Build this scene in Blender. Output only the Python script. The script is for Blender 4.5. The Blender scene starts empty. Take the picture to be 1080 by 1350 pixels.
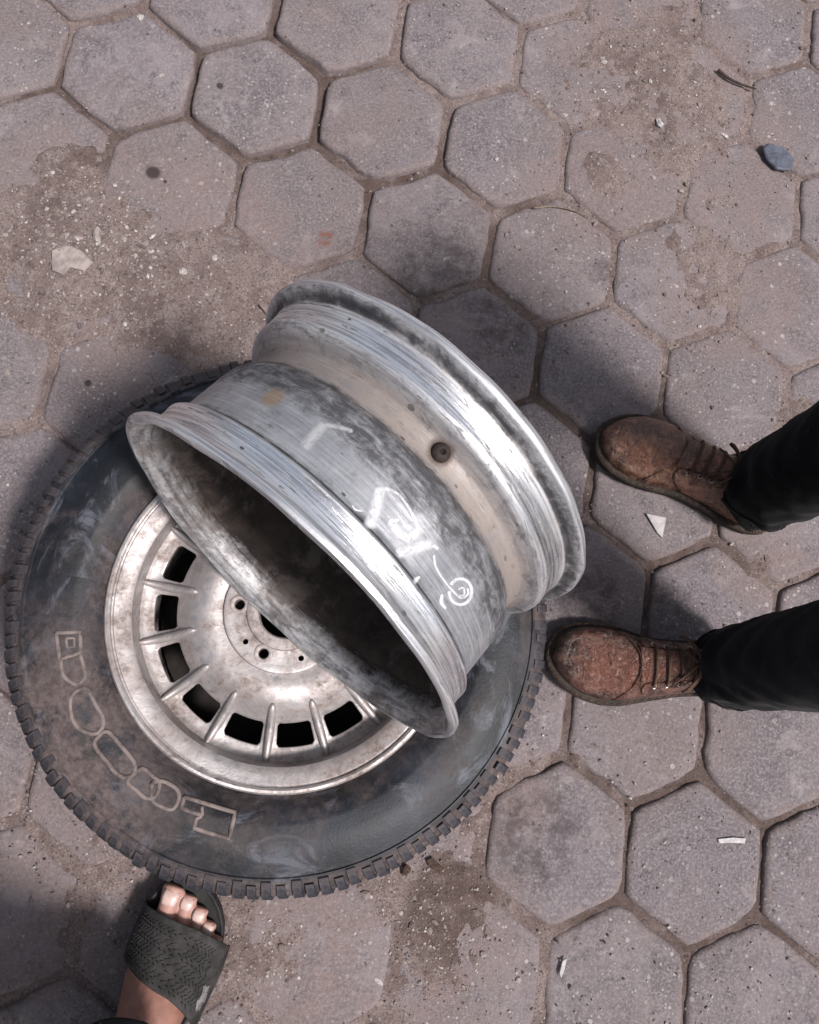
import bpy, bmesh, math, random
import numpy as np
from mathutils import Vector, Matrix

# ------------------------------------------------------------------ camera, world, sun, exposure
scene = bpy.context.scene
COL = scene.collection
R_WC = np.array([[0.9819333918889966, 0.14602400115760342, 0.12034868083736669],
                 [-0.1683450889628664, 0.9645558421811113, 0.20320422814590192],
                 [-0.08641032875446494, -0.2197931263716211, 0.9717120132448368]])
CAM = np.array([0.42670616694298924, -0.8943262962380552, 1.2226443379629])
FPX = 1150.0

cam_data = bpy.data.cameras.new('camera')
cam = bpy.data.objects.new('camera', cam_data)
COL.objects.link(cam)
cam_data.sensor_fit = 'HORIZONTAL'
cam_data.sensor_width = 36.0
cam_data.lens = 36.0 * FPX / 1080.0
cam_data.clip_start = 0.02
cam_data.clip_end = 500
M = Matrix([list(R_WC.T[i]) for i in range(3)]).to_4x4()
M.translation = Vector(CAM)
cam.matrix_world = M
scene.camera = cam


def un(u, v, z=0.0):
    """photo pixel -> world point on the horizontal plane z"""
    d = R_WC.T @ np.array([(u - 540) / FPX, -(v - 675) / FPX, -1.0])
    t = (z - CAM[2]) / d[2]
    return CAM + t * d


def ray(u, v):
    d = R_WC.T @ np.array([(u - 540) / FPX, -(v - 675) / FPX, -1.0])
    return d / np.linalg.norm(d)


SUN_EL = math.radians(60)
_d = un(640 - 76, 640 - 65) - un(640, 640)
_d = _d[:2] / np.linalg.norm(_d[:2])                 # direction the light travels over the ground
light_dir = Vector((_d[0] * math.cos(SUN_EL), _d[1] * math.cos(SUN_EL), -math.sin(SUN_EL)))

world = bpy.data.worlds.new('World')
scene.world = world
world.use_nodes = True
wn = world.node_tree
bg = wn.nodes['Background']
sky = wn.nodes.new('ShaderNodeTexSky')
sky.sky_type = 'NISHITA'
sky.sun_disc = False
sky.sun_elevation = SUN_EL
sky.sun_rotation = math.atan2(-light_dir.x, -light_dir.y)
sky.air_density = 1.0
sky.dust_density = 3.0
hsv = wn.nodes.new('ShaderNodeHueSaturation')
hsv.inputs['Saturation'].default_value = 0.48
wn.links.new(sky.outputs[0], hsv.inputs['Color'])
wn.links.new(hsv.outputs[0], bg.inputs['Color'])
bg.inputs['Strength'].default_value = 0.062

sd = bpy.data.lights.new('sun', 'SUN')
sd.energy = 2.6
sd.angle = math.radians(9)
sd.color = (1.0, 0.94, 0.91)
sun = bpy.data.objects.new('sun', sd)
COL.objects.link(sun)
sun.rotation_euler = light_dir.to_track_quat('-Z', 'Y').to_euler()
sun.location = (2, -2, 4)

vs = scene.view_settings
vs.view_transform = 'Standard'
vs.look = 'None'
vs.gamma = 1.0
vs.exposure = 1.08
vs.use_curve_mapping = False

rng = np.random.default_rng(7)
random.seed(7)


# ------------------------------------------------------------------ numpy noise
def _hash(ix, iy, s):
    h = (ix.astype(np.int64) * 374761393 + iy.astype(np.int64) * 668265263 + s * 974711) & 0x7fffffff
    h = (h ^ (h >> 13)) * 1274126177 & 0x7fffffff
    return ((h ^ (h >> 16)) & 0xffff) / 65535.0


def vnoise(x, y, s=0):
    x = np.asarray(x, float); y = np.asarray(y, float)
    ix = np.floor(x); iy = np.floor(y)
    fx = x - ix; fy = y - iy
    fx = fx * fx * (3 - 2 * fx); fy = fy * fy * (3 - 2 * fy)
    a = _hash(ix, iy, s); b = _hash(ix + 1, iy, s); c = _hash(ix, iy + 1, s); d = _hash(ix + 1, iy + 1, s)
    return (a + (b - a) * fx) * (1 - fy) + (c + (d - c) * fx) * fy - 0.5


def fbm(x, y, s=0, o=4):
    t = 0; amp = 1.0
    for k in range(o):
        t = t + amp * vnoise(x * 2 ** k, y * 2 ** k, s + 17 * k); amp *= 0.5
    return t


# ------------------------------------------------------------------ mesh helpers
def mesh_np(name, V, F, smooth=True):
    me = bpy.data.meshes.new(name)
    me.from_pydata([tuple(v) for v in V], [], [tuple(f) for f in F])
    me.update()
    if smooth:
        me.shade_smooth()
    return me


def obj(name, me, mat=None, parent=None):
    o = bpy.data.objects.new(name, me)
    COL.objects.link(o)
    if parent is not None:
        o.parent = parent
    if mat is not None and me is not None:
        me.materials.append(mat)
    return o


def tag(o, label, cat, group=None, kind=None):
    o['label'] = label
    if cat:
        o['category'] = cat
    if group:
        o['group'] = group
    if kind:
        o['kind'] = kind
    return o


def thing(name, label, cat, loc=(0, 0, 0), rotz=0.0, group=None):
    o = bpy.data.objects.new(name, None)
    COL.objects.link(o)
    o.location = loc
    o.rotation_euler = (0, 0, rotz)
    o.empty_display_size = 0.05
    return tag(o, label, cat, group)


def bm_mesh(name, bm, smooth=True, recalc=True):
    if recalc:
        bmesh.ops.recalc_face_normals(bm, faces=bm.faces)
    me = bpy.data.meshes.new(name)
    bm.to_mesh(me); bm.free()
    if smooth:
        me.shade_smooth()
    return me


def sharp(me, deg=35):
    bm = bmesh.new(); bm.from_mesh(me)
    for e in bm.edges:
        if len(e.link_faces) == 2 and e.calc_face_angle(0) > math.radians(deg):
            e.smooth = False
    bm.to_mesh(me); bm.free()
    return me


def lathe(name, prof, n=160, closed=True, wob=None, uv=True):
    """prof: (r, z) list; closed = the profile is a loop"""
    prof = np.array(prof, float); k = len(prof)
    th = np.linspace(0, 2 * np.pi, n, endpoint=False)
    V = np.zeros((n, k, 3))
    rr = np.repeat(prof[None, :, 0], n, 0); zz = np.repeat(prof[None, :, 1], n, 0)
    if wob is not None:
        rr, zz = wob(th[:, None], rr, zz)
    V[..., 0] = rr * np.cos(th)[:, None]; V[..., 1] = rr * np.sin(th)[:, None]; V[..., 2] = zz
    F = []
    kk = k if closed else k - 1
    for i in range(n):
        i2 = (i + 1) % n
        for j in range(kk):
            j2 = (j + 1) % k
            F.append((i * k + j, i2 * k + j, i2 * k + j2, i * k + j2))
    me = mesh_np(name, V.reshape(-1, 3), F)
    bm = bmesh.new(); bm.from_mesh(me)
    bmesh.ops.recalc_face_normals(bm, faces=bm.faces)
    bm.to_mesh(me); bm.free()
    return sharp(me)


def tube_bm(bm, pts, rad, n=8, cap=True):
    pts = [Vector(p) for p in pts]
    m = len(pts)
    if not hasattr(rad, '__len__'):
        rad = [rad] * m
    rad = [float(q) for q in rad]
    rad = (rad + [rad[-1]] * m)[:m]
    rings = []
    up = Vector((0, 0, 1))
    for i, p in enumerate(pts):
        t = (pts[min(i + 1, m - 1)] - pts[max(i - 1, 0)]).normalized()
        a = t.cross(up)
        if a.length < 1e-3:
            a = t.cross(Vector((1, 0, 0)))
        a.normalize(); b = t.cross(a).normalized()
        rings.append([bm.verts.new(p + rad[i] * (math.cos(q) * a + math.sin(q) * b))
                      for q in [2 * math.pi * k / n for k in range(n)]])
    for i in range(m - 1):
        for k in range(n):
            bm.faces.new((rings[i][k], rings[i][(k + 1) % n], rings[i + 1][(k + 1) % n], rings[i + 1][k]))
    if cap:
        bm.faces.new(rings[0]); bm.faces.new(rings[-1])


def smooth_path(pts, sub=6):
    """Catmull-Rom"""
    P = [np.array(p, float) for p in pts]
    P = [2 * P[0] - P[1]] + P + [2 * P[-1] - P[-2]]
    out = []
    for i in range(1, len(P) - 2):
        for s in range(sub):
            t = s / sub
            a, b, c, d = P[i - 1], P[i], P[i + 1], P[i + 2]
            out.append(0.5 * ((2 * b) + (-a + c) * t + (2 * a - 5 * b + 4 * c - d) * t * t + (-a + 3 * b - 3 * c + d) * t ** 3))
    out.append(P[-2])
    return out


# ------------------------------------------------------------------ material helpers
class NT:
    def __init__(self, name):
        self.m = bpy.data.materials.new(name)
        self.m.use_nodes = True
        self.t = self.m.node_tree
        self.b = self.t.nodes['Principled BSDF']
        self.out = self.t.nodes['Material Output']
        self.tc = self.t.nodes.new('ShaderNodeTexCoord')
        self.geo = self.t.nodes.new('ShaderNodeNewGeometry')

    def n(self, typ, **kw):
        nd = self.t.nodes.new(typ)
        for k, v in kw.items():
            setattr(nd, k, v)
        return nd

    def l(self, a, b):
        self.t.links.new(a, b)

    def val(self, x, sock):
        if isinstance(x, (int, float)):
            sock.default_value = x
        elif isinstance(x, tuple):
            sock.default_value = x if len(x) == len(sock.default_value) else (*x, 1.0)
        else:
            self.l(x, sock)

    def noise(self, vec, scale, detail=6, rough=0.6, dist=0.0, lo=None, hi=None):
        nd = self.n('ShaderNodeTexNoise')
        self.l(vec, nd.inputs['Vector'])
        nd.inputs['Scale'].default_value = scale
        nd.inputs['Detail'].default_value = detail
        nd.inputs['Roughness'].default_value = rough
        nd.inputs['Distortion'].default_value = dist
        o = nd.outputs['Fac']
        return o if lo is None else self.ss(o, lo, hi)

    def ss(self, x, lo, hi, a=0.0, b=1.0):
        nd = self.n('ShaderNodeMapRange', interpolation_type='SMOOTHSTEP')
        self.val(x, nd.inputs['Value'])
        nd.inputs['From Min'].default_value = lo; nd.inputs['From Max'].default_value = hi
        nd.inputs['To Min'].default_value = a; nd.inputs['To Max'].default_value = b
        return nd.outputs[0]

    def math(self, op, a, b=0.0, clamp=False):
        nd = self.n('ShaderNodeMath', operation=op, use_clamp=clamp)
        self.val(a, nd.inputs[0]); self.val(b, nd.inputs[1])
        return nd.outputs[0]

    def mix(self, f, a, b, mode='MIX'):
        nd = self.n('ShaderNodeMix', data_type='RGBA', blend_type=mode)
        self.val(f, nd.inputs['Factor']); self.val(a, nd.inputs['A']); self.val(b, nd.inputs['B'])
        nd.inputs['A'].name
        return nd.outputs['Result']

    def mixf(self, f, a, b):
        nd = self.n('ShaderNodeMix', data_type='FLOAT')
        self.val(f, nd.inputs[0]); self.val(a, nd.inputs[2]); self.val(b, nd.inputs[3])
        return nd.outputs[0]

    def ramp(self, f, stops, interp='LINEAR'):
        nd = self.n('ShaderNodeValToRGB')
        cr = nd.color_ramp; cr.interpolation = interp
        while len(cr.elements) < len(stops):
            cr.elements.new(0.5)
        for e, (p, c) in zip(cr.elements, stops):
            e.position = p
            e.color = (*c, 1.0) if isinstance(c, tuple) else (c, c, c, 1.0)
        self.val(f, nd.inputs['Fac'])
        return nd.outputs['Color']

    def spots(self, vec, scale, rad, rand=1.0, thresh=0.5):
        """small spots: voronoi cells of which a share carries a spot; returns mask"""
        v = self.n('ShaderNodeTexVoronoi', feature='F1')
        self.l(vec, v.inputs['Vector']); v.inputs['Scale'].default_value = scale
        v.inputs['Randomness'].default_value = rand
        sep = self.n('ShaderNodeSeparateColor'); self.l(v.outputs['Color'], sep.inputs[0])
        on = self.math('GREATER_THAN', sep.outputs[0], thresh)
        size = self.math('MULTIPLY', sep.outputs[1], rad)
        d = self.math('SUBTRACT', size, v.outputs['Distance'])
        m = self.ss(d, 0.0, 0.06)
        return self.math('MULTIPLY', m, on)

    def scaled(self, vec, s):
        nd = self.n('ShaderNodeMapping')
        self.l(vec, nd.inputs['Vector']); nd.inputs['Scale'].default_value = s
        return nd.outputs[0]

    def bump(self, h, strength=0.3, dist=0.002, prev=None):
        nd = self.n('ShaderNodeBump')
        nd.inputs['Strength'].default_value = strength; nd.inputs['Distance'].default_value = dist
        self.l(h, nd.inputs['Height'])
        if prev is not None:
            self.l(prev, nd.inputs['Normal'])
        return nd.outputs[0]

    def set(self, **kw):
        names = dict(color='Base Color', rough='Roughness', metal='Metallic', normal='Normal', spec='Specular IOR Level',
                     alpha='Alpha', sss='Subsurface Weight', coat='Coat Weight', sheen='Sheen Weight')
        dim = kw.pop('dim', 0.77)
        if dim != 1.0:
            kw['color'] = self.mix(1.0, kw['color'], (dim, dim, dim), 'MULTIPLY')
        for k, v in kw.items():
            self.val(v, self.b.inputs[names[k]])
        return self.m


def stain_shade_mask(N, pos, items):
    """sum of soft round masks at world points: (x, y, radius)"""
    tot = None
    for (x, y, r) in items:
        d = N.n('ShaderNodeVectorMath', operation='DISTANCE')
        N.l(pos, d.inputs[0]); d.inputs[1].default_value = (x, y, 0)
        m = N.ss(d.outputs['Value'], r, r * 0.55)
        tot = m if tot is None else N.math('MAXIMUM', tot, m)
    return tot


# ------------------------------------------------------------------ materials: ground
def px(u, v, rpx, z=0.0):
    p = un(u, v, z)
    return (p[0], p[1], rpx / 940.0)


def mat_paver():
    N = NT('paver_concrete')
    pos = N.geo.outputs['Position']
    oi = N.n('ShaderNodeObjectInfo')
    rnd = oi.outputs['Random']
    r2 = N.math('FRACT', N.math('MULTIPLY', rnd, 7.31))
    r3 = N.math('FRACT', N.math('MULTIPLY', rnd, 23.7))
    base = N.mix(rnd, (0.158, 0.135, 0.156), (0.242, 0.209, 0.232))
    base = N.mix(N.math('MULTIPLY', r3, 0.55), base, (0.205, 0.165, 0.160))
    base = N.mix(N.noise(pos, 8, 7, 0.68, 0.6, 0.36, 0.66), base, (0.126, 0.106, 0.118))
    base = N.mix(N.noise(pos, 38, 7, 0.76, 0.4, 0.50, 0.66), base, (0.098, 0.082, 0.090))
    base = N.mix(N.noise(pos, 17, 6, 0.7, 0.6, 0.56, 0.70), base, (0.285, 0.245, 0.255))
    base = N.mix(N.noise(pos, 260, 5, 0.75, 0, 0.42, 0.68), base, (0.285, 0.258, 0.258))
    base = N.mix(N.noise(pos, 420, 4, 0.8, 0, 0.58, 0.70), base, (0.090, 0.076, 0.076))
    # warm dust: thick where soil has drifted, thin elsewhere, always along the worn edges
    fine = N.noise(pos, 90, 6, 0.7, 0, 0.35, 0.65)
    dust = N.math('MULTIPLY', N.noise(pos, 4.2, 7, 0.62, 0.5, 0.42, 0.68), 0.6)
    drift = stain_shade_mask(N, pos, [px(u, v, r * 2.0) for (u, v, r) in ((860, 90, 110), (800, 235, 85), (930, 200, 110), (960, 380, 80), (230, 360, 130), (95, 260, 80), (570, 1235, 85), (350, 1240, 80), (110, 1150, 90), (650, 1050, 50), (1000, 735, 45))])
    drift = N.math('MULTIPLY', drift, N.noise(pos, 16, 7, 0.7, 0.4, 0.30, 0.56))
    tco = N.n('ShaderNodeSeparateXYZ'); N.l(N.tc.outputs['Object'], tco.inputs[0])
    hx = N.math('MULTIPLY', tco.outputs[0], 0.5); hy = N.math('MULTIPLY', tco.outputs[1], 0.8660254)
    hexd = N.math('MAXIMUM', N.math('ABSOLUTE', tco.outputs[0]), N.math('MAXIMUM', N.math('ABSOLUTE', N.math('ADD', hx, hy)), N.math('ABSOLUTE', N.math('SUBTRACT', hx, hy))))
    wob = N.math('MULTIPLY', N.math('SUBTRACT', N.noise(pos, 26, 6, 0.7), 0.5), 0.055)
    edge = N.ss(N.math('ADD', hexd, wob), 0.080, 0.0945)
    dm = N.math('MAXIMUM', dust, N.math('MAXIMUM', drift, N.math('MULTIPLY', edge, 0.72)))
    dm = N.math('MULTIPLY', dm, N.mixf(fine, 0.62, 1.0))
    base = N.mix(N.math('MULTIPLY', dm, 0.88), base, N.mix(N.noise(pos, 240, 5, 0.75, 0, 0.36, 0.64), (0.178, 0.134, 0.126), (0.270, 0.213, 0.203)))
    # pale aggregate specks, many on some pavers
    share = N.ss(r2, 0.40, 0.95, 0.40, 1.0)
    s1 = N.spots(pos, 95, 0.42, 1.0, 0.78)
    s2 = N.spots(pos, 190, 0.45, 1.0, 0.74)
    sp = N.math('MULTIPLY', N.math('MAXIMUM', s1, s2), share)
    sp = N.math('MULTIPLY', sp, N.noise(pos, 14, 4, 0.6, 0, 0.38, 0.58))
    base = N.mix(N.math('MULTIPLY', sp, 0.75), base, (0.46, 0.425, 0.415))
    pit = N.spots(pos, 120, 0.28, 1.0, 0.93)
    base = N.mix(N.math('MULTIPLY', pit, 0.7), base, (0.055, 0.043, 0.043))
    # oil spots and stains; the soft patches also paint in leg shadows
    oil = stain_shade_mask(N, pos, [px(202, 228, 13), px(290, 114, 7), px(218, 240, 4), px(116, 505, 6)])
    base = N.mix(N.math('MULTIPLY', oil, 0.85), base, (0.030, 0.021, 0.020))
    soft = stain_shade_mask(N, pos, [px(575, 355, 75), px(705, 1105, 75), px(660, 425, 60), px(795, 360, 30), px(780, 790, 60), px(885, 800, 40)])
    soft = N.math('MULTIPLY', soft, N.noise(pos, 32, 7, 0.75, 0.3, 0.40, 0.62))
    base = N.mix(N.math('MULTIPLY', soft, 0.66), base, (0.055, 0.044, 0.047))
    red = stain_shade_mask(N, pos, [px(430, 312, 14), px(427, 320, 11)])
    red = N.math('MULTIPLY', red, N.noise(pos, 130, 4, 0.7, 0, 0.40, 0.58))
    base = N.mix(N.math('MULTIPLY', red, 0.75), base, (0.21, 0.075, 0.045))
    h = N.math('ADD', N.noise(pos, 300, 6, 0.75), N.math('MULTIPLY', N.noise(pos, 60, 5, 0.65), 1.5))
    h = N.math('ADD', h, N.math('MULTIPLY', sp, 0.5))
    h = N.math('SUBTRACT', h, N.math('MULTIPLY', pit, 1.5))
    return N.set(color=base, rough=N.mixf(dm, 0.80, 0.95), spec=0.25, normal=N.bump(h, 0.8, 0.0022))


def mat_sand():
    N = NT('sandy_soil')
    pos = N.geo.outputs['Position']
    c = N.mix(N.noise(pos, 9, 7, 0.65, 0.4, 0.36, 0.64), (0.165, 0.122, 0.113), (0.262, 0.206, 0.195))
    c = N.mix(N.noise(pos, 45, 6, 0.7, 0, 0.44, 0.66), c, (0.300, 0.245, 0.232))
    c = N.mix(N.noise(pos, 330, 5, 0.8, 0, 0.44, 0.66), c, (0.105, 0.076, 0.070))
    g = N.spots(pos, 210, 0.5, 1.0, 0.62)
    c = N.mix(N.math('MULTIPLY', g, 0.6), c, (0.36, 0.315, 0.30))
    g2 = N.spots(pos, 150, 0.5, 1.0, 0.80)
    c = N.mix(N.math('MULTIPLY', g2, 0.5), c, (0.070, 0.053, 0.049))
    damp = stain_shade_mask(N, pos, [px(80, 135, 90), px(370, 110, 230), px(540, 250, 130), px(600, 1200, 80), px(900, 1150, 260), px(190, 130, 150), px(700, 330, 130), px(760, 560, 200), px(860, 850, 230)])
    damp = N.math('MULTIPLY', damp, N.noise(pos, 20, 5, 0.6, 0.2, 0.25, 0.55))
    c = N.mix(N.math('MULTIPLY', damp, 0.66), c, (0.066, 0.042, 0.034))
    h = N.math('ADD', N.noise(pos, 260, 6, 0.8), N.math('MULTIPLY', N.math('ADD', g, g2), 0.6))
    return N.set(color=c, rough=0.95, spec=0.2, normal=N.bump(h, 0.8, 0.003))


def mat_stones():
    N = NT('stone_chips')
    r = N.geo.outputs['Random Per Island']
    c = N.ramp(r, [(0.0, (0.08, 0.06, 0.055)), (0.35, (0.17, 0.135, 0.125)), (0.6, (0.26, 0.22, 0.21)),
                   (0.85, (0.42, 0.385, 0.37)), (1.0, (0.58, 0.55, 0.53))])
    c = N.mix(N.noise(N.geo.outputs['Position'], 500, 3, 0.6, 0, 0.4, 0.7), c, (0.20, 0.16, 0.15))
    return N.set(color=c, rough=0.9, spec=0.25)


def mat_plain(name, col, rough=0.8, var=0.3, scale=80, metal=0.0, bump=0.3, spec=0.3):
    N = NT(name)
    v = N.tc.outputs['Object']
    dark = tuple(x * (1 - var) for x in col); lite = tuple(min(1, x * (1 + var)) for x in col)
    c = N.mix(N.noise(v, scale, 6, 0.7, 0.2, 0.35, 0.65), dark, lite)
    return N.set(color=c, rough=rough, metal=metal, spec=spec, normal=N.bump(N.noise(v, scale * 4, 5, 0.7), bump, 0.001))


MAT_PAVER = mat_paver()
MAT_SAND = mat_sand()
MAT_STONE = mat_stones()

# ------------------------------------------------------------------ ground sheet (soil in the joints, drifted over some pavers)
BLOBS = [(110, 335, 110, 18), (215, 375, 100, 17), (300, 385, 80, 15), (90, 225, 70, 12), (75, 410, 60, 12), (335, 455, 60, 13), (160, 300, 60, 12),
         (860, 80, 95, 11.5), (790, 70, 60, 8.5), (800, 232, 60, 10.5), (930, 130, 75, 10), (885, 210, 70, 9.5), (950, 260, 60, 8.5), (950, 390, 50, 8), (1005, 330, 50, 6),
         (1000, 735, 45, 11), (985, 700, 40, 8), (560, 1225, 60, 10), (590, 1180, 50, 9), (530, 1300, 60, 7), (340, 1215, 60, 6.5),
         (655, 1035, 36, 8), (630, 1090, 40, 7), (120, 1120, 60, 6.5), (95, 1230, 70, 6), (320, 1290, 40, 6.5), (760, 1010, 25, 6),
         (1060, 560, 60, 8), (30, 300, 80, 12), (20, 560, 50, 6), (690, 1260, 40, 6), (455, 1170, 45, 6)]
BLOBS += [(880, 150, 190, 8.3), (940, 350, 130, 7.4), (560, 1240, 150, 8.0), (350, 1240, 130, 7.8), (150, 1190, 130, 6.4), (700, 1180, 70, 6.0), (220, 350, 190, 7.5)]
BL = [(*un(u, v)[:2], r / 940.0, h / 1000.0) for (u, v, r, h) in BLOBS]


def soil_h(x, y):
    z = -0.0088 + 0.0034 * fbm(x * 9, y * 9, 3, 3) + 0.0034 * fbm(x * 55, y * 55, 5, 5)
    wx = x + 0.035 * fbm(x * 14, y * 14, 11, 3); wy = y + 0.035 * fbm(x * 14, y * 14, 12, 3)
    b = 0
    for (bx, by, r, h) in BL:
        b = np.maximum(b, h * np.exp(-((wx - bx) ** 2 + (wy - by) ** 2) / (r * r) * 0.9))
    # joints are washed deep between the pavers at the top of the yard
    p = un(330, 120)
    deep = 0.009 * np.exp(-((x - p[0]) ** 2 + (y - p[1]) ** 2) / 0.22 ** 2)
    return z + b * 1.25 - deep


def axis(lo, hi, step):
    core = np.arange(lo, hi, step)
    out = []; d = step
    while sum(out) < 60:
        d *= 1.35; out.append(d)
    e = np.cumsum(out)
    return np.concatenate([lo - e[::-1], core, core[-1] + e])


gx = axis(-0.32, 1.35, 0.0042)
gy = axis(-1.50, 0.50, 0.0042)
X, Y = np.meshgrid(gx, gy)
Z = soil_h(X, Y)
nx, ny = len(gx), len(gy)
V = np.stack([X, Y, Z], -1).reshape(-1, 3)
idx = np.arange(nx * ny).reshape(ny, nx)
Q = np.stack([idx[:-1, :-1], idx[:-1, 1:], idx[1:, 1:], idx[1:, :-1]], -1).reshape(-1, 4)
me = bpy.data.meshes.new('ground')
me.vertices.add(len(V)); me.vertices.foreach_set('co', V.ravel())
me.loops.add(Q.size); me.loops.foreach_set('vertex_index', Q.ravel().astype(np.int32))
me.polygons.add(len(Q)); me.polygons.foreach_set('loop_start', np.arange(0, Q.size, 4, dtype=np.int32))
me.update(calc_edges=True); me.shade_smooth()
ground = obj('ground', me, MAT_SAND)
ground['kind'] = 'structure'
ground['label'] = 'brown sandy soil filling the joints and drifted over the pavers'

# ------------------------------------------------------------------ hexagonal pavers
PITCH = 0.2
S3 = math.sqrt(3)
# seen paver corners: (kind, i, j, u, v); a paver is nudged to where its corners are in the photograph
CORNERS = [('S', 0, 0, 150, 176.6), ('N', 0, 1, 245, 151), ('S', 1, -1, 259, 68), ('N', 1, 0, 358.6, 44.6), ('S', 2, -1, 429, 98),
           ('N', 1, 1, 414, 186), ('S', 1, 0, 318, 209), ('N', 0, 2, 303, 301.6), ('S', 2, 0, 483.6, 243.7), ('N', 1, 2, 474, 331.7),
           ('S', 1, 1, 379.4, 357), ('N', 2, 0, 520.6, 74.7), ('S', 3, -1, 596.5, 132.6), ('N', 2, 1, 579.4, 220.6), ('N', 3, 0, 679, 109.4),
           ('S', 3, 0, 653.4, 280.7), ('N', 2, 2, 639.5, 373.3), ('S', 3, 1, 716, 429), ('N', 3, 2, 813, 401), ('S', 4, 0, 806, 308),
           ('S', 4, -1, 755, 170), ('N', -1, 1, 78.5, 111.8), ('S', 4, 1, 880, 455), ('N', 3, 3, 868, 545), ('N', 2, 3, 702, 522),
           ('N', 2, 4, 777, 687), ('S', 3, 3, 858.8, 750.3), ('S', 2, 5, 834.4, 1066), ('N', 1, 6, 745.6, 988.5), ('N', 2, 6, 923, 1022),
           ('N', 1, 7, 825, 1188.5), ('S', 1, 6, 721.5, 1236.7), ('S', 3, 5, 1004.8, 1090), ('N', 2, 7, 1003, 1212.6), ('S', 2, 6, 908.5, 1253)]


def lat(i, j):
    return np.array([i + j * 0.5, -j * S3 / 2]) * PITCH


nudge = {}
for (t, i, j, u, v) in CORNERS:
    c = lat(i, j) + np.array([0, (1 if t == 'N' else -1) / S3 * PITCH])
    d = un(u, v)[:2] - c
    ring = [(i, j), (i, j - 1), (i + 1, j - 1)] if t == 'N' else [(i, j), (i, j + 1), (i - 1, j + 1)]
    for q in ring:
        nudge.setdefault(q, []).append(d)


def paver_mesh(k, flat=0.1905, thick=0.05):
    r = np.random.default_rng(100 + k)
    out = []
    per = []
    Rv = flat / S3
    seg = 7
    cs = [np.array([Rv * math.sin(a), Rv * math.cos(a)]) for a in [math.radians(60 * q) for q in range(6)]]
    for q in range(6):
        a, b = cs[q], cs[(q + 1) % 6]
        for s in range(seg):
            t = s / seg
            p = a * (1 - t) + b * t
            if s == 0:
                p = p * 0.975
            elif s in (1, seg - 1):
                p = p * 0.997
            per.append(p)
    per = np.array(per)
    n = len(per)
    jit = r.normal(0, 0.0007, n)
    for _ in range(2 + k % 3):                       # chipped corners and edges
        c = r.integers(n); w = r.uniform(1, 2.2); dpt = r.uniform(0.002, 0.007)
        dd = np.minimum((np.arange(n) - c) % n, (c - np.arange(n)) % n)
        jit -= dpt * np.exp(-(dd / w) ** 2)
    nrm = per / np.linalg.norm(per, axis=1)[:, None]
    ch = 0.0045 + 0.0015 * r.random(n)
    rings = [(per + nrm * (jit - ch - 0.004)[:, None], 0.0 + 0.0003 * r.normal(size=n)),
             (per + nrm * (jit - ch)[:, None], -0.0006 + 0.0003 * r.normal(size=n)),
             (per + nrm * (jit - ch * 0.35)[:, None], -0.0021 - 0.0006 * r.random(n)),
             (per + nrm * (jit + 0.0004)[:, None], -0.0058 - 0.001 * r.random(n)),
             (per + nrm * 0.0005, np.full(n, -thick))]
    V = []; F = []
    for (xy, z) in rings:
        V += [(xy[q, 0], xy[q, 1], z[q]) for q in range(n)]
    for a in range(len(rings) - 1):
        for q in range(n):
            q2 = (q + 1) % n
            F.append((a * n + q, (a + 1) * n + q, (a + 1) * n + q2, a * n + q2))
    V.append((0, 0, 0.0004))
    for q in range(n):
        F.append((len(V) - 1, q, (q + 1) % n))
    me = mesh_np('paver', V, F, True)
    bm = bmesh.new(); bm.from_mesh(me)
    bmesh.ops.recalc_face_normals(bm, faces=bm.faces); bm.to_mesh(me); bm.free()
    me.materials.append(MAT_PAVER)
    return me


pav_meshes = [paver_mesh(k) for k in range(10)]
centre = np.array([0.49, -0.50])
cells = []
for i in range(-45, 50):
    for j in range(-45, 50):
        c = lat(i, j)
        cells.append((np.linalg.norm((c - centre) * np.array([1.0, 0.9])), i, j, c))
cells.sort(key=lambda q: q[0])
pr = np.random.default_rng(5)
far_V = []; far_F = []
for k, (dist, i, j, c) in enumerate(cells):
    if dist > 4.5:
        break
    n_ = nudge.get((i, j))
    off = np.mean(n_, axis=0) * (0.9 if len(n_) > 2 else 0.6) if n_ else pr.normal(0, 0.002, 2)
    z = pr.normal(0, 0.0011)
    rot = (pr.normal(0, 0.007), pr.normal(0, 0.007), math.radians(60) * pr.integers(6) + pr.normal(0, 0.007))
    if k < 280:
        o = bpy.data.objects.new('paver', pav_meshes[k % 10])
        COL.objects.link(o); o.parent = ground
        o.location = (c[0] + off[0], c[1] + off[1], z)
        o.rotation_euler = rot
        pj = un(350, 120)
        o.scale = [1 - 0.022 * math.exp(-((c[0] - pj[0]) ** 2 + (c[1] - pj[1]) ** 2) / 0.30 ** 2)] * 2 + [1.0]
    else:
        b = len(far_V)
        Rv = 0.191 / S3
        for zz, s in ((z - 0.0, 0.95), (z - 0.004, 1.0), (z - 0.05, 1.0)):
            for q in range(6):
                a = math.radians(60 * q)
                far_V.append((c[0] + off[0] + s * Rv * math.sin(a), c[1] + off[1] + s * Rv * math.cos(a), zz))
        far_F.append(tuple(b + q for q in range(5, -1, -1)))
        for a in range(2):
            for q in range(6):
                q2 = (q + 1) % 6
                far_F.append((b + a * 6 + q, b + a * 6 + q2, b + (a + 1) * 6 + q2, b + (a + 1) * 6 + q))
far = obj('outer_pavers', mesh_np('outer_pavers', far_V, far_F, False), MAT_PAVER, ground)
far['kind'] = 'stuff'

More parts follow.
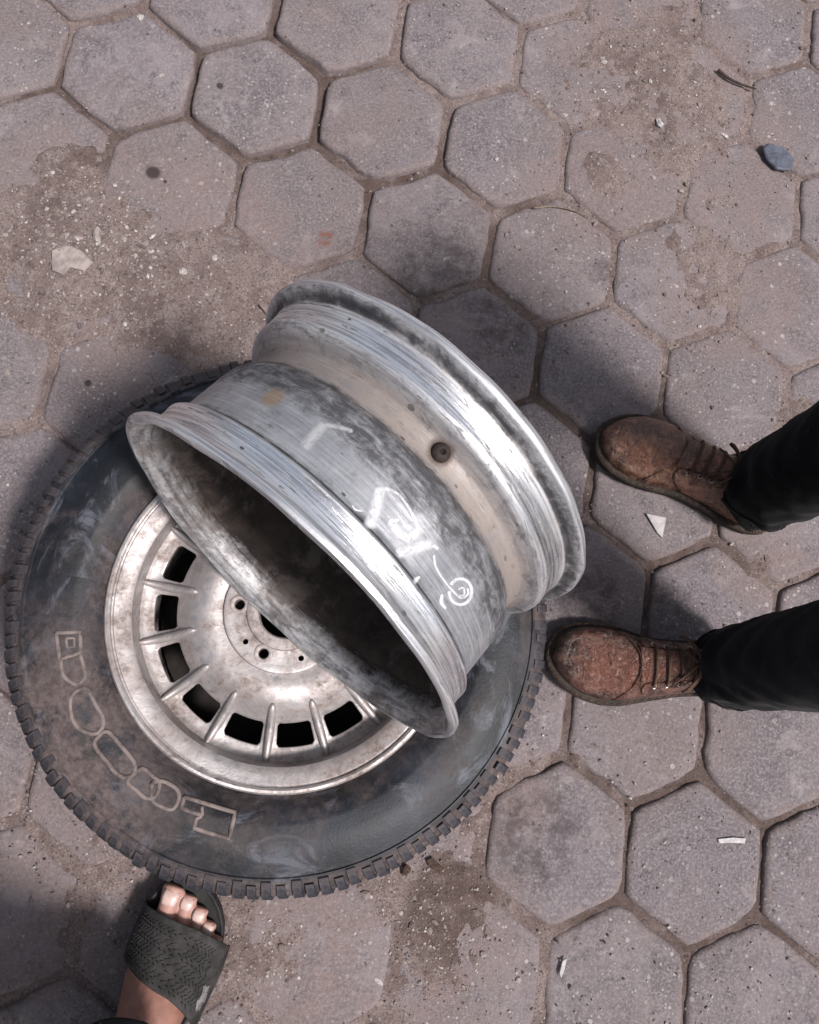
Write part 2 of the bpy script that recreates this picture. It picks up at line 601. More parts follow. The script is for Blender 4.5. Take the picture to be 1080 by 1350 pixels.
# loose grit: small stones on the soil and the pavers
icoV = []; icoF = []
bm = bmesh.new(); bmesh.ops.create_icosphere(bm, subdivisions=1, radius=1.0)
bm.verts.ensure_lookup_table()
icoV = np.array([v.co[:] for v in bm.verts]); icoF = [tuple(v.index for v in f.verts) for f in bm.faces]
bm.free()
gr = np.random.default_rng(21)
GV = []; GF = []
NC = 26000
cu, cv = gr.uniform(-60, 1140, NC), gr.uniform(-60, 1410, NC)
cp = np.array([un(a_, b_) for a_, b_ in zip(cu, cv)])
chh = soil_h(cp[:, 0], cp[:, 1])
dens = np.where(chh < 0, 0.16, 1.0) * np.where(vnoise(cp[:, 0] * 7, cp[:, 1] * 7, 77) > 0.08, 1.8, 1.0)
keep = np.nonzero(gr.random(NC) < dens * 0.6)[0][:4200]
for q in keep:
    p = cp[q]; h = chh[q]
    s = min(0.0006 * math.exp(abs(gr.normal(0, 0.62))) + 0.0004, 0.0058)
    z = max(h, 0.0006)
    sc = np.array([s * gr.uniform(0.7, 1.5), s * gr.uniform(0.7, 1.2), s * gr.uniform(0.45, 0.8)])
    a = gr.uniform(0, 6.28)
    W = icoV * (1 + gr.normal(0, 0.16, (len(icoV), 1))) * sc
    W = np.c_[W[:, 0] * math.cos(a) - W[:, 1] * math.sin(a), W[:, 0] * math.sin(a) + W[:, 1] * math.cos(a), W[:, 2]]
    W += np.array([p[0], p[1], z + sc[2] * 0.35])
    b = len(GV)
    GV += W.tolist(); GF += [(f[0] + b, f[1] + b, f[2] + b) for f in icoF]
# pale rubble chips on the drift beside the wheel
NR = 520
ru, rv = np.r_[gr.normal(130, 70, NR), gr.normal(850, 90, 120), gr.normal(560, 60, 60)], np.r_[gr.normal(350, 55, NR), gr.normal(130, 90, 120), gr.normal(1230, 50, 60)]
for a_, b_ in zip(ru, rv):
    p = un(a_, b_); h = float(soil_h(np.array([p[0]]), np.array([p[1]]))[0])
    s = 0.0012 + 0.0009 * abs(gr.normal()) + (0.0036 * gr.random() if gr.random() < 0.14 else 0)
    sc = np.array([s * gr.uniform(0.8, 1.7), s * gr.uniform(0.6, 1.1), s * gr.uniform(0.3, 0.6)])
    a = gr.uniform(0, 6.28)
    W = icoV * (1 + gr.normal(0, 0.22, (len(icoV), 1))) * sc
    W = np.c_[W[:, 0] * math.cos(a) - W[:, 1] * math.sin(a), W[:, 0] * math.sin(a) + W[:, 1] * math.cos(a), W[:, 2]] + np.array([p[0], p[1], max(h, 0.0006) + sc[2] * 0.4])
    b = len(GV)
    GV += W.tolist(); GF += [(f[0] + b, f[1] + b, f[2] + b) for f in icoF]
# fine grains that feather the edges of the drifts
octV = np.array([(1, 0, 0), (-1, 0, 0), (0, 1, 0), (0, -1, 0), (0, 0, 1), (0, 0, -1)], float)
octF = [(0, 2, 4), (2, 1, 4), (1, 3, 4), (3, 0, 4), (2, 0, 5), (1, 2, 5), (3, 1, 5), (0, 3, 5)]
NC = 70000
cu, cv = gr.uniform(-40, 1120, NC), gr.uniform(-40, 1390, NC)
cp = np.array([un(a_, b_) for a_, b_ in zip(cu, cv)])
chh = soil_h(cp[:, 0], cp[:, 1])
pb = np.exp(-np.maximum(0, -0.0005 - chh) / 0.0016) * 0.55 + 0.012
keep = np.nonzero(gr.random(NC) < pb)[0][:15000]
for q in keep:
    p = cp[q]; s = 0.00035 + 0.00045 * gr.random() + 0.0006 * gr.random() ** 6
    W = octV * (s * gr.uniform(0.7, 1.4, 3)) @ np.array([[math.cos(q), math.sin(q), 0], [-math.sin(q), math.cos(q), 0], [0, 0, 1]])
    W += np.array([p[0], p[1], max(chh[q], 0.0004) + s * 0.3])
    b = len(GV)
    GV += W.tolist(); GF += [(f[0] + b, f[1] + b, f[2] + b) for f in octF]
grit = obj('gravel', mesh_np('gravel', GV, GF, False), MAT_STONE)
tag(grit, 'small loose stone chips and grit scattered over the pavers', 'gravel', kind='stuff')

# ------------------------------------------------------------------ lying wheel: tyre and alloy
WC = np.array([0.392, -0.803])


def mat_tyre():
    N = NT('tyre_rubber')
    pos = N.tc.outputs['Object']
    sep = N.n('ShaderNodeSeparateXYZ'); N.l(pos, sep.inputs[0])
    r = N.math('SQRT', N.math('ADD', N.math('MULTIPLY', sep.outputs[0], sep.outputs[0]), N.math('MULTIPLY', sep.outputs[1], sep.outputs[1])))
    ang = N.math('ARCTAN2', sep.outputs[1], sep.outputs[0])
    pol = N.n('ShaderNodeCombineXYZ'); N.l(N.math('MULTIPLY', ang, 0.20), pol.inputs[0]); N.l(N.math('MULTIPLY', r, 1.3), pol.inputs[1]); N.l(sep.outputs[2], pol.inputs[2])
    streak = N.noise(pol.outputs[0], 11, 7, 0.68, 0.7)
    fine = N.noise(pos, 60, 6, 0.74)
    d = N.math('ADD', N.math('MULTIPLY', streak, 0.75), N.math('MULTIPLY', fine, 0.25))
    dust = N.ss(d, 0.49, 0.62)
    # dried mud on one side of the sidewall
    dist = N.n('ShaderNodeVectorMath', operation='DISTANCE')
    N.l(pos, dist.inputs[0]); dist.inputs[1].default_value = (-0.235, -0.215, 0.18)
    mud = N.math('MULTIPLY', N.ss(dist.outputs['Value'], 0.25, 0.05), N.noise(pos, 22, 7, 0.72, 0.3, 0.34, 0.54))
    ring = N.math('MULTIPLY', N.ss(N.math('ADD', r, N.math('MULTIPLY', streak, 0.10)), 0.285, 0.262), N.noise(pos, 14, 6, 0.7, 0.3, 0.32, 0.56))
    shoulder = N.math('MULTIPLY', N.ss(r, 0.292, 0.300), N.noise(pos, 24, 6, 0.7, 0, 0.30, 0.58))
    f = N.math('MAXIMUM', N.math('MULTIPLY', dust, 0.30), N.math('MULTIPLY', mud, 0.90))
    f = N.math('MAXIMUM', f, N.math('MULTIPLY', ring, 0.46))
    f = N.math('MAXIMUM', f, N.math('MULTIPLY', shoulder, 0.70))
    f = N.math('MULTIPLY', f, N.ss(fine, 0.25, 0.55, 0.55, 1.0))
    blue = N.mix(N.noise(pos, 10, 6, 0.65, 0.4, 0.42, 0.66), (0.007, 0.009, 0.014), (0.024, 0.030, 0.044))
    grey = N.mix(N.noise(pol.outputs[0], 15, 7, 0.72, 0.9, 0.52, 0.66), blue, (0.105, 0.114, 0.142))
    c = N.mix(f, grey, N.mix(N.noise(pos, 130, 5, 0.75, 0, 0.35, 0.65), (0.110, 0.082, 0.077), (0.205, 0.160, 0.152)))
    h = N.math('ADD', N.noise(pos, 300, 5, 0.7), N.math('MULTIPLY', fine, 0.5))
    return N.set(dim=0.64, color=c, rough=N.mixf(f, 0.52, 0.95), spec=0.32, normal=N.bump(h, 0.35, 0.0012))


def mat_alloy():
    N = NT('dirty_cast_alloy')
    pos = N.tc.outputs['Object']
    a = N.noise(pos, 13, 6, 0.65, 0.4, 0.34, 0.62)
    b = N.noise(pos, 70, 6, 0.75, 0.2, 0.36, 0.64)
    met = N.mix(b, (0.56, 0.535, 0.54), (0.80, 0.775, 0.78))
    dirt = N.mix(N.noise(pos, 120, 5, 0.75, 0, 0.35, 0.65), (0.135, 0.098, 0.084), (0.265, 0.215, 0.198))
    f = N.math('MULTIPLY', N.math('ADD', N.math('MULTIPLY', a, 0.62), N.math('MULTIPLY', b, 0.45)), 0.95, True)
    grime = N.noise(pos, 30, 7, 0.75, 0.7, 0.57, 0.70)
    c = N.mix(f, met, dirt)
    c = N.mix(N.math('MULTIPLY', grime, 0.8), c, (0.045, 0.030, 0.026))
    m = N.math('SUBTRACT', N.mixf(f, 0.95, 0.30), N.math('MULTIPLY', grime, 0.6), True)
    h = N.math('ADD', N.noise(pos, 220, 6, 0.7), N.math('MULTIPLY', b, 0.8))
    return N.set(dim=0.86, color=c, metal=m, rough=N.mixf(f, 0.38, 0.74), normal=N.bump(h, 0.26, 0.0008))


MAT_TYRE = mat_tyre()
MAT_ALLOY = mat_alloy()
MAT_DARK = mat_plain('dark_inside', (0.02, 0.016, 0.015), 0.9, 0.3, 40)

wheel = thing('car_wheel', 'dusty car tyre on a slotted alloy wheel lying flat on the pavers', 'wheel', (WC[0], WC[1], 0.0))
CZ = 0.103
up_prof = [(0.194, 0.062), (0.199, 0.072), (0.207, 0.0765), (0.212, 0.083), (0.218, 0.0905), (0.226, 0.0965), (0.234, 0.0994), (0.2360, 0.1002),
           (0.2385, 0.1004), (0.252, 0.1020), (0.264, 0.1010), (0.276, 0.0980), (0.286, 0.0940), (0.292, 0.0920), (0.2935, 0.0935), (0.296, 0.0930),
           (0.303, 0.0885), (0.3097, 0.0820), (0.3145, 0.0748), (0.3172, 0.0650), (0.3182, 0.030)]
prof = [(r, CZ + z) for r, z in up_prof] + [(r, CZ - z) for r, z in up_prof[::-1]]
inner = [(0.290, CZ - 0.06), (0.300, CZ), (0.290, CZ + 0.06)]
tyre_up = dict(r=[q[0] for q in up_prof], z=[CZ + q[1] for q in up_prof])


def tyre_wob(th, rr, zz):
    rr2 = rr + 0.0012 * np.sin(3 * th + 1) * (rr > 0.21)
    zz2 = zz + np.where(rr > 0.215, 0.0010 * np.sin(2 * th) + 0.0006 * np.sin(7 * th + 2), 0)
    return rr2, np.maximum(zz2, 0.0003)


tyre = obj('tyre', lathe('tyre', prof + inner, 200, True, tyre_wob), MAT_TYRE, wheel)


def lug_mesh(ang, k):
    """tread block running over the shoulder and down the tread face"""
    outer = [(0.2965, 0.0946), (0.3045, 0.0908), (0.3120, 0.0845), (0.3172, 0.0765), (0.3200, 0.0660), (0.3208, 0.0330)]
    inner = [(0.3120, 0.0330), (0.3120, 0.0600), (0.3080, 0.0720), (0.3030, 0.0800), (0.2980, 0.0860), (0.2935, 0.0905)]
    if k:
        outer[0] = (0.3010, 0.0925); inner[-1] = (0.2990, 0.0865); inner[-2] = (0.3000, 0.0845)
    pr_ = outer + inner
    bm = bmesh.new()
    sides = []
    for sg in (-1, 1):
        row = []
        for i_, (r_, z_) in enumerate(pr_):
            t_ = sg * ang * (0.86 if i_ < len(outer) else 1.0) + 0.35 * (0.095 - z_)
            row.append(bm.verts.new((r_ * math.cos(t_), r_ * math.sin(t_), CZ + z_)))
        sides.append(row)
    n_ = len(pr_)
    bm.faces.new(sides[0]); bm.faces.new(sides[1][::-1])
    for i_ in range(n_):
        bm.faces.new((sides[0][i_], sides[0][(i_ + 1) % n_], sides[1][(i_ + 1) % n_], sides[1][i_]))
    me_ = bm_mesh('tread_block', bm, True)
    return sharp(me_, 40)


NL = 120
lugm = [lug_mesh(0.0200, 0), lug_mesh(0.0170, 1)]
for m_ in lugm:
    m_.materials.append(MAT_TYRE)
lr = np.random.default_rng(3)
for k in range(NL):
    o = bpy.data.objects.new('tread_block', lugm[k % 2])
    COL.objects.link(o); o.parent = tyre
    o.rotation_euler = (0, 0, 2 * math.pi * k / NL + lr.normal(0, 0.003))
    s = 1 + lr.normal(0, 0.0030)
    o.scale = (s, s * lr.uniform(0.86, 1.06), 1)
# the hidden lower rows of the tread
bm = bmesh.new()
for (z0, z1, ph) in ((CZ - 0.079, CZ - 0.030, 0.3), (CZ - 0.026, CZ + 0.000, 0.0), (CZ + 0.003, CZ + 0.028, 0.5)):
    for k in range(NL):
        a0 = 2 * math.pi * (k + ph) / NL
        vs_ = [bm.verts.new((r_ * math.cos(a0 + a_), r_ * math.sin(a0 + a_), z_)) for r_ in (0.306, 0.3205) for (a_, z_) in ((-0.018, z0), (0.018, z0), (0.018, z1), (-0.018, z1))]
        for f in ((3, 2, 1, 0), (4, 5, 6, 7), (0, 1, 5, 4), (1, 2, 6, 5), (2, 3, 7, 6), (3, 0, 4, 7)):
            bm.faces.new([vs_[q] for q in f])
o = obj('lower_tread', bm_mesh('lower_tread', bm, False), MAT_TYRE, tyre)
o['kind'] = 'stuff'


def sidewall_z(r):
    return float(np.interp(r, tyre_up['r'], tyre_up['z']))


def on_sidewall(u, v):
    p = un(u, v, 0.2)
    for _ in range(3):
        r = math.hypot(p[0] - WC[0], p[1] - WC[1])
        p = un(u, v, sidewall_z(r))
    r = math.hypot(p[0] - WC[0], p[1] - WC[1])
    return Vector((p[0] - WC[0], p[1] - WC[1], sidewall_z(r)))


def mat_letters():
    N = NT('dusty_raised_rubber')
    pos = N.tc.outputs['Object']
    c = N.mix(N.noise(pos, 55, 5, 0.7, 0, 0.32, 0.6), (0.10, 0.080, 0.076), (0.235, 0.192, 0.182))
    return N.set(color=c, rough=0.9, spec=0.25, normal=N.bump(N.noise(pos, 250, 4), 0.3, 0.001))


MAT_LETTER = mat_letters()
GLYPHS = [
    [(75.6, 835.6), (103.7, 834.8), (104.4, 859), (80, 866.7), (75.6, 835.6)],
    [(82, 868), (85, 889), (98.5, 900), (109, 895), (110, 883), (104.5, 864)],
    [(109, 909), (116, 912.6), (125, 930), (134, 948), (127, 963), (109, 960), (97, 945), (96, 920), (109, 909)],
    [(137, 968), (145, 969), (161, 987), (174, 1004), (174, 1017), (164, 1021.5), (152, 1015.6), (143, 1004), (127, 983), (137, 968)],
    [(181.5, 1018.5), (189, 1015), (202, 1026), (208, 1032), (204, 1047), (193, 1050), (181.5, 1041), (170, 1030), (181.5, 1018.5)],
    [(202, 1033), (215, 1031.7), (231.7, 1041.7), (233, 1055), (225, 1065), (210, 1060), (202, 1051.7), (202, 1033)],
    [(245, 1053), (305, 1071.7), (298, 1101.7), (256.7, 1090), (259, 1079), (266.7, 1075), (241.7, 1066.7), (245, 1053)],
]
INNER = [[(87, 842), (97, 842), (97, 852), (89, 853), (87, 842)], None, None, None, None, None, [(266.7, 1075), (266, 1064)]]
for g, gi in zip(GLYPHS, INNER):
    bm = bmesh.new()
    for line, w in ((g, 0.0027), (gi, 0.0020)):
        if not line:
            continue
        pts = []
        gc = np.mean(np.array(g), axis=0)
        line = [tuple(gc + (np.array(q) - gc) * 1.12) for q in line]
        if len(line) > 5 and g is not GLYPHS[0] and g is not GLYPHS[6]:
            line = [tuple(q) for q in smooth_path(line, 4)]
        for a, b in zip(line[:-1], line[1:]):
            for t in ((0, 0.25, 0.5, 0.75) if len(line) < 12 else (0,)):
                pts.append(on_sidewall(a[0] + (b[0] - a[0]) * t, a[1] + (b[1] - a[1]) * t))
        pts.append(on_sidewall(*line[-1]))
        tube_bm(bm, pts, w, 6)
    obj('raised_letter', bm_mesh('raised_letter', bm), MAT_LETTER, tyre)

# ---- alloy wheel: lip, dish with windows, ribs, hub
alloy = obj('alloy_rim', lathe('alloy_rim', [
    (0.198, 0.150), (0.199, 0.168), (0.2045, 0.1745), (0.2070, 0.179), (0.2070, 0.1835), (0.2050, 0.1862), (0.2020, 0.1866), (0.1998, 0.1850), (0.1990, 0.1822),
    (0.1975, 0.1815), (0.1960, 0.1822), (0.1870, 0.1805), (0.1800, 0.1780), (0.1772, 0.1755), (0.1762, 0.1700), (0.1752, 0.1560), (0.1735, 0.1480),
    (0.1725, 0.140), (0.172, 0.10), (0.165, 0.06), (0.180, 0.030), (0.196, 0.027), (0.205, 0.022), (0.207, 0.028), (0.198, 0.034), (0.186, 0.038), (0.170, 0.066), (0.178, 0.10), (0.186, 0.140)], 180), MAT_ALLOY, wheel)


def ang_of(u, v, z):
    p = un(u, v, z)
    return math.atan2(p[1] - WC[1], p[0] - WC[0])


NW = 15
ph = ang_of(388, 959, 0.15)
DR = [0.1738, 0.1705, 0.1660, 0.1610, 0.1570, 0.1535, 0.150, 0.1465, 0.143, 0.1395, 0.136, 0.1325, 0.1295, 0.126, 0.121, 0.115, 0.109, 0.103, 0.097, 0.091, 0.085, 0.079, 0.0735, 0.0700]
DZ = [0.1470, 0.1435, 0.1418, 0.1412, 0.1412, 0.1418, 0.1428, 0.1440, 0.1454, 0.1470, 0.1488, 0.1508, 0.1530, 0.1562, 0.1615, 0.1672, 0.1722, 0.1760, 0.1785, 0.1797, 0.1796, 0.1785, 0.1772, 0.1765]
SUBT = 26
nt = NW * SUBT
bm = bmesh.new()
grid = []
for q in range(nt):
    th = ph + 2 * math.pi * (q - SUBT / 2) / nt
    row = []
    for r_, z_ in zip(DR, DZ):
        # between the windows the dish swells a little into the ribs
        t_ = (q % SUBT) / SUBT
        edge = min(t_, 1 - t_)
        sw = 0.0028 * math.exp(-(edge / 0.10) ** 2) * math.exp(-((r_ - 0.142) / 0.026) ** 2)
        row.append(bm.verts.new((r_ * math.cos(th), r_ * math.sin(th), z_ + sw)))
    grid.append(row)
WI0, WI1 = 4, 12            # radial index range of the windows
for q in range(nt):
    q2 = (q + 1) % nt
    t_ = q % SUBT
    for j in range(len(DR) - 1):
        inw = 4 <= t_ < SUBT - 4 and WI0 <= j < WI1
        if inw:
            cor_t = min(t_ - 4, SUBT - 5 - t_); cor_r = min(j - WI0, WI1 - 1 - j)
            if cor_t + cor_r < 1:                       # bevelled corner of the window
                A_, B_, C_, D_ = grid[q][j], grid[q2][j], grid[q2][j + 1], grid[q][j + 1]
                left, outer_ = t_ == 4, j == WI0
                bm.faces.new((A_, B_, D_) if left and outer_ else (A_, B_, C_) if outer_ else (A_, C_, D_) if left else (B_, C_, D_))
            continue
        bm.faces.new((grid[q][j], grid[q2][j], grid[q2][j + 1], grid[q][j + 1]))
me = bm_mesh('dish', bm, True, False)
dish = obj('dish', me, MAT_ALLOY, wheel)
so = dish.modifiers.new('solid', 'SOLIDIFY'); so.thickness = 0.007; so.offset = -1 if me.polygons[0].normal.z > 0 else 1
bv = dish.modifiers.new('bev', 'BEVEL'); bv.width = 0.0011; bv.segments = 2; bv.limit_method = 'ANGLE'; bv.angle_limit = math.radians(50)


def dish_z(r):
    return float(np.interp(-r, [-q for q in DR], DZ))


bm = bmesh.new()
NRB = 14
rings = []
for s in range(NRB):
    t = s / (NRB - 1)
    r_ = 0.1760 - t * (0.1760 - 0.1060)
    w = 0.0042 * (0.85 + 0.3 * math.sin(math.pi * t)) * (0.55 if s in (0, NRB - 1) else 1)
    hgt = 0.0080 * math.sin(math.pi * min(1, max(0.03, 0.12 + 0.88 * t))) ** 0.6 + 0.0015
    zb = dish_z(min(r_, 0.1735)) - 0.003
    ring = []
    for (yy, zz) in ((-1.25, 0), (-1.0, 0.62), (-0.62, 0.93), (0, 1.03), (0.62, 0.93), (1.0, 0.62), (1.25, 0)):
        ring.append(bm.verts.new((r_, yy * w, zb + zz * (hgt + 0.003))))
    rings.append(ring)
for a, b in zip(rings[:-1], rings[1:]):
    for k in range(6):
        bm.faces.new((a[k], a[k + 1], b[k + 1], b[k]))
bm.faces.new(rings[0]); bm.faces.new(rings[-1][::-1])
rib_me = bm_mesh('rib', bm)
rib_me.materials.append(MAT_ALLOY)
for k in range(NW):
    o = bpy.data.objects.new('rib', rib_me)
    COL.objects.link(o); o.parent = dish
    o.rotation_euler = (0, 0, ph + 2 * math.pi * (k + 0.5) / NW)


def apply_mods(o):
    dg = bpy.context.evaluated_depsgraph_get()
    dg.update()
    me = bpy.data.meshes.new_from_object(o.evaluated_get(dg))
    o.modifiers.clear()
    o.data = me
    return o


def cutter(items, z0, z1, n=28):
    bm = bmesh.new()
    for (x, y, r) in items:
        a = [bm.verts.new((x + r * math.cos(2 * math.pi * k / n), y + r * math.sin(2 * math.pi * k / n), z0)) for k in range(n)]
        b = [bm.verts.new((v.co.x, v.co.y, z1)) for v in a]
        bm.faces.new(a[::-1]); bm.faces.new(b)
        for k in range(n):
            bm.faces.new((a[k], a[(k + 1) % n], b[(k + 1) % n], b[k]))
    return bm_mesh('cutter', bm, False)


def bool_cut(o, me):
    c = bpy.data.objects.new('cutter', me)
    COL.objects.link(c)
    c.parent = o.parent
    bpy.context.view_layer.update()
    md = o.modifiers.new('cut', 'BOOLEAN'); md.operation = 'DIFFERENCE'; md.object = c; md.solver = 'EXACT'
    apply_mods(o)
    bpy.data.objects.remove(c)
    sharp(o.data, 30)


hub = obj('hub', lathe('hub', [(0.0305, 0.145), (0.0305, 0.1825), (0.0322, 0.1842), (0.0400, 0.1846), (0.0445, 0.1838), (0.0460, 0.1815), (0.0500, 0.1808), (0.0640, 0.1810),
                               (0.0690, 0.1818), (0.0715, 0.1812), (0.0730, 0.1785), (0.0736, 0.170), (0.0736, 0.145)], 120), MAT_ALLOY, wheel)
b0 = ang_of(352, 853, 0.181)
sm = ang_of(329, 842, 0.181)
bolts = [(0.0545 * math.cos(b0 + 2 * math.pi * k / 5), 0.0545 * math.sin(b0 + 2 * math.pi * k / 5), 0.0060) for k in range(5)]
small = [(0.0575 * math.cos(sm + 2 * math.pi * k / 5), 0.0575 * math.sin(sm + 2 * math.pi * k / 5), 0.0034) for k in range(5)]
bool_cut(hub, cutter(bolts + small, 0.12, 0.21))
# raised collars round the bolt holes
for (x, y, r) in bolts:
    me = lathe('bolt_seat', [(0.0064, 0.1790), (0.0064, 0.1822), (0.0076, 0.1828), (0.0104, 0.1824), (0.0112, 0.1800)], 28, False)
    o = obj('bolt_seat', me, MAT_ALLOY, hub); o.location = (x, y, 0)
o = obj('shade_disc', lathe('shade_disc', [(0.001, 0.030), (0.165, 0.030), (0.165, 0.034), (0.001, 0.034)], 48), MAT_DARK, wheel)  # dark disc added to stand in for the shade behind the windows

# ------------------------------------------------------------------ loose rim standing on the wheel
RR = 0.207
RIM_C = np.array([0.3926, -0.7992, 0.3935])
az, el = math.radians(56.1), math.radians(-7.0)
AX = np.array([math.cos(az) * math.cos(el), math.sin(az) * math.cos(el), math.sin(el)])
E1 = np.cross([0, 0, 1.0], AX); E1 /= np.linalg.norm(E1)          # horizontal
E2 = np.cross(AX, E1)                                             # upwards
OUT = [(0.0000, 0.2010), (0.0002, 0.2045), (0.0015, 0.2066), (0.0040, 0.2073), (0.0068, 0.2070), (0.0085, 0.2052), (0.0092, 0.2020), (0.0098, 0.1975),
       (0.0115, 0.1945), (0.0150, 0.1925), (0.0200, 0.1915), (0.0280, 0.1908), (0.0320, 0.1906), (0.0345, 0.1912), (0.0375, 0.1912), (0.0395, 0.1896),
       (0.0415, 0.1855), (0.0440, 0.1835), (0.0500, 0.1826), (0.0750, 0.1818), (0.0950, 0.1812), (0.1050, 0.1800), (0.1120, 0.1772), (0.1170, 0.1740), (0.1210, 0.1714),
       (0.1250, 0.1702), (0.1330, 0.1698), (0.1400, 0.1702), (0.1435, 0.1722), (0.1465, 0.1785), (0.1485, 0.1840), (0.1505, 0.1882), (0.1530, 0.1902),
       (0.1560, 0.1910), (0.1590, 0.1905), (0.1630, 0.1902), (0.1720, 0.1908), (0.1800, 0.1918), (0.1835, 0.1935), (0.1852, 0.1965), (0.1864, 0.2010),
       (0.1875, 0.2050), (0.1895, 0.2068), (0.1920, 0.2073), (0.1950, 0.2068), (0.1972, 0.2048), (0.1978, 0.2010)]
INN = [(0.1965, 0.1960), (0.1930, 0.1905), (0.1850, 0.1875), (0.1600, 0.1862), (0.1520, 0.1825), (0.1480, 0.1720), (0.1440, 0.1665), (0.1330, 0.1650),
       (0.1210, 0.1665), (0.1110, 0.1730), (0.0950, 0.1765), (0.0500, 0.1780), (0.0430, 0.1800), (0.0370, 0.1865), (0.0300, 0.1872), (0.0170, 0.1880), (0.0080, 0.1925), (0.0030, 0.1975)]


def prof_r(u):
    return float(np.interp(u, [q[0] for q in OUT], [q[1] for q in OUT]))


loose = thing('wheel_rim', 'scratched bare metal rim with chalk marks standing on edge on the lying wheel', 'rim', tuple(RIM_C))
RM = Matrix([[E1[i], E2[i], AX[i]] for i in range(3)]).to_4x4()
loose.rotation_euler = RM.to_euler()


def rim_wob(th, rr, zz):
    lip = np.clip((0.02 - np.abs(zz)) / 0.02, 0, 1) + np.clip((zz - 0.178) / 0.02, 0, 1)
    rr = rr + (0.0008 * np.sin(2 * th + 0.6) + 0.0005 * np.sin(5 * th)) + lip * (0.0006 * np.sin(9 * th + 1) + 0.0004 * np.sin(23 * th))
    zz = zz + lip * (0.0012 * np.sin(3 * th + 2) + 0.0005 * np.sin(11 * th))
    return rr, zz


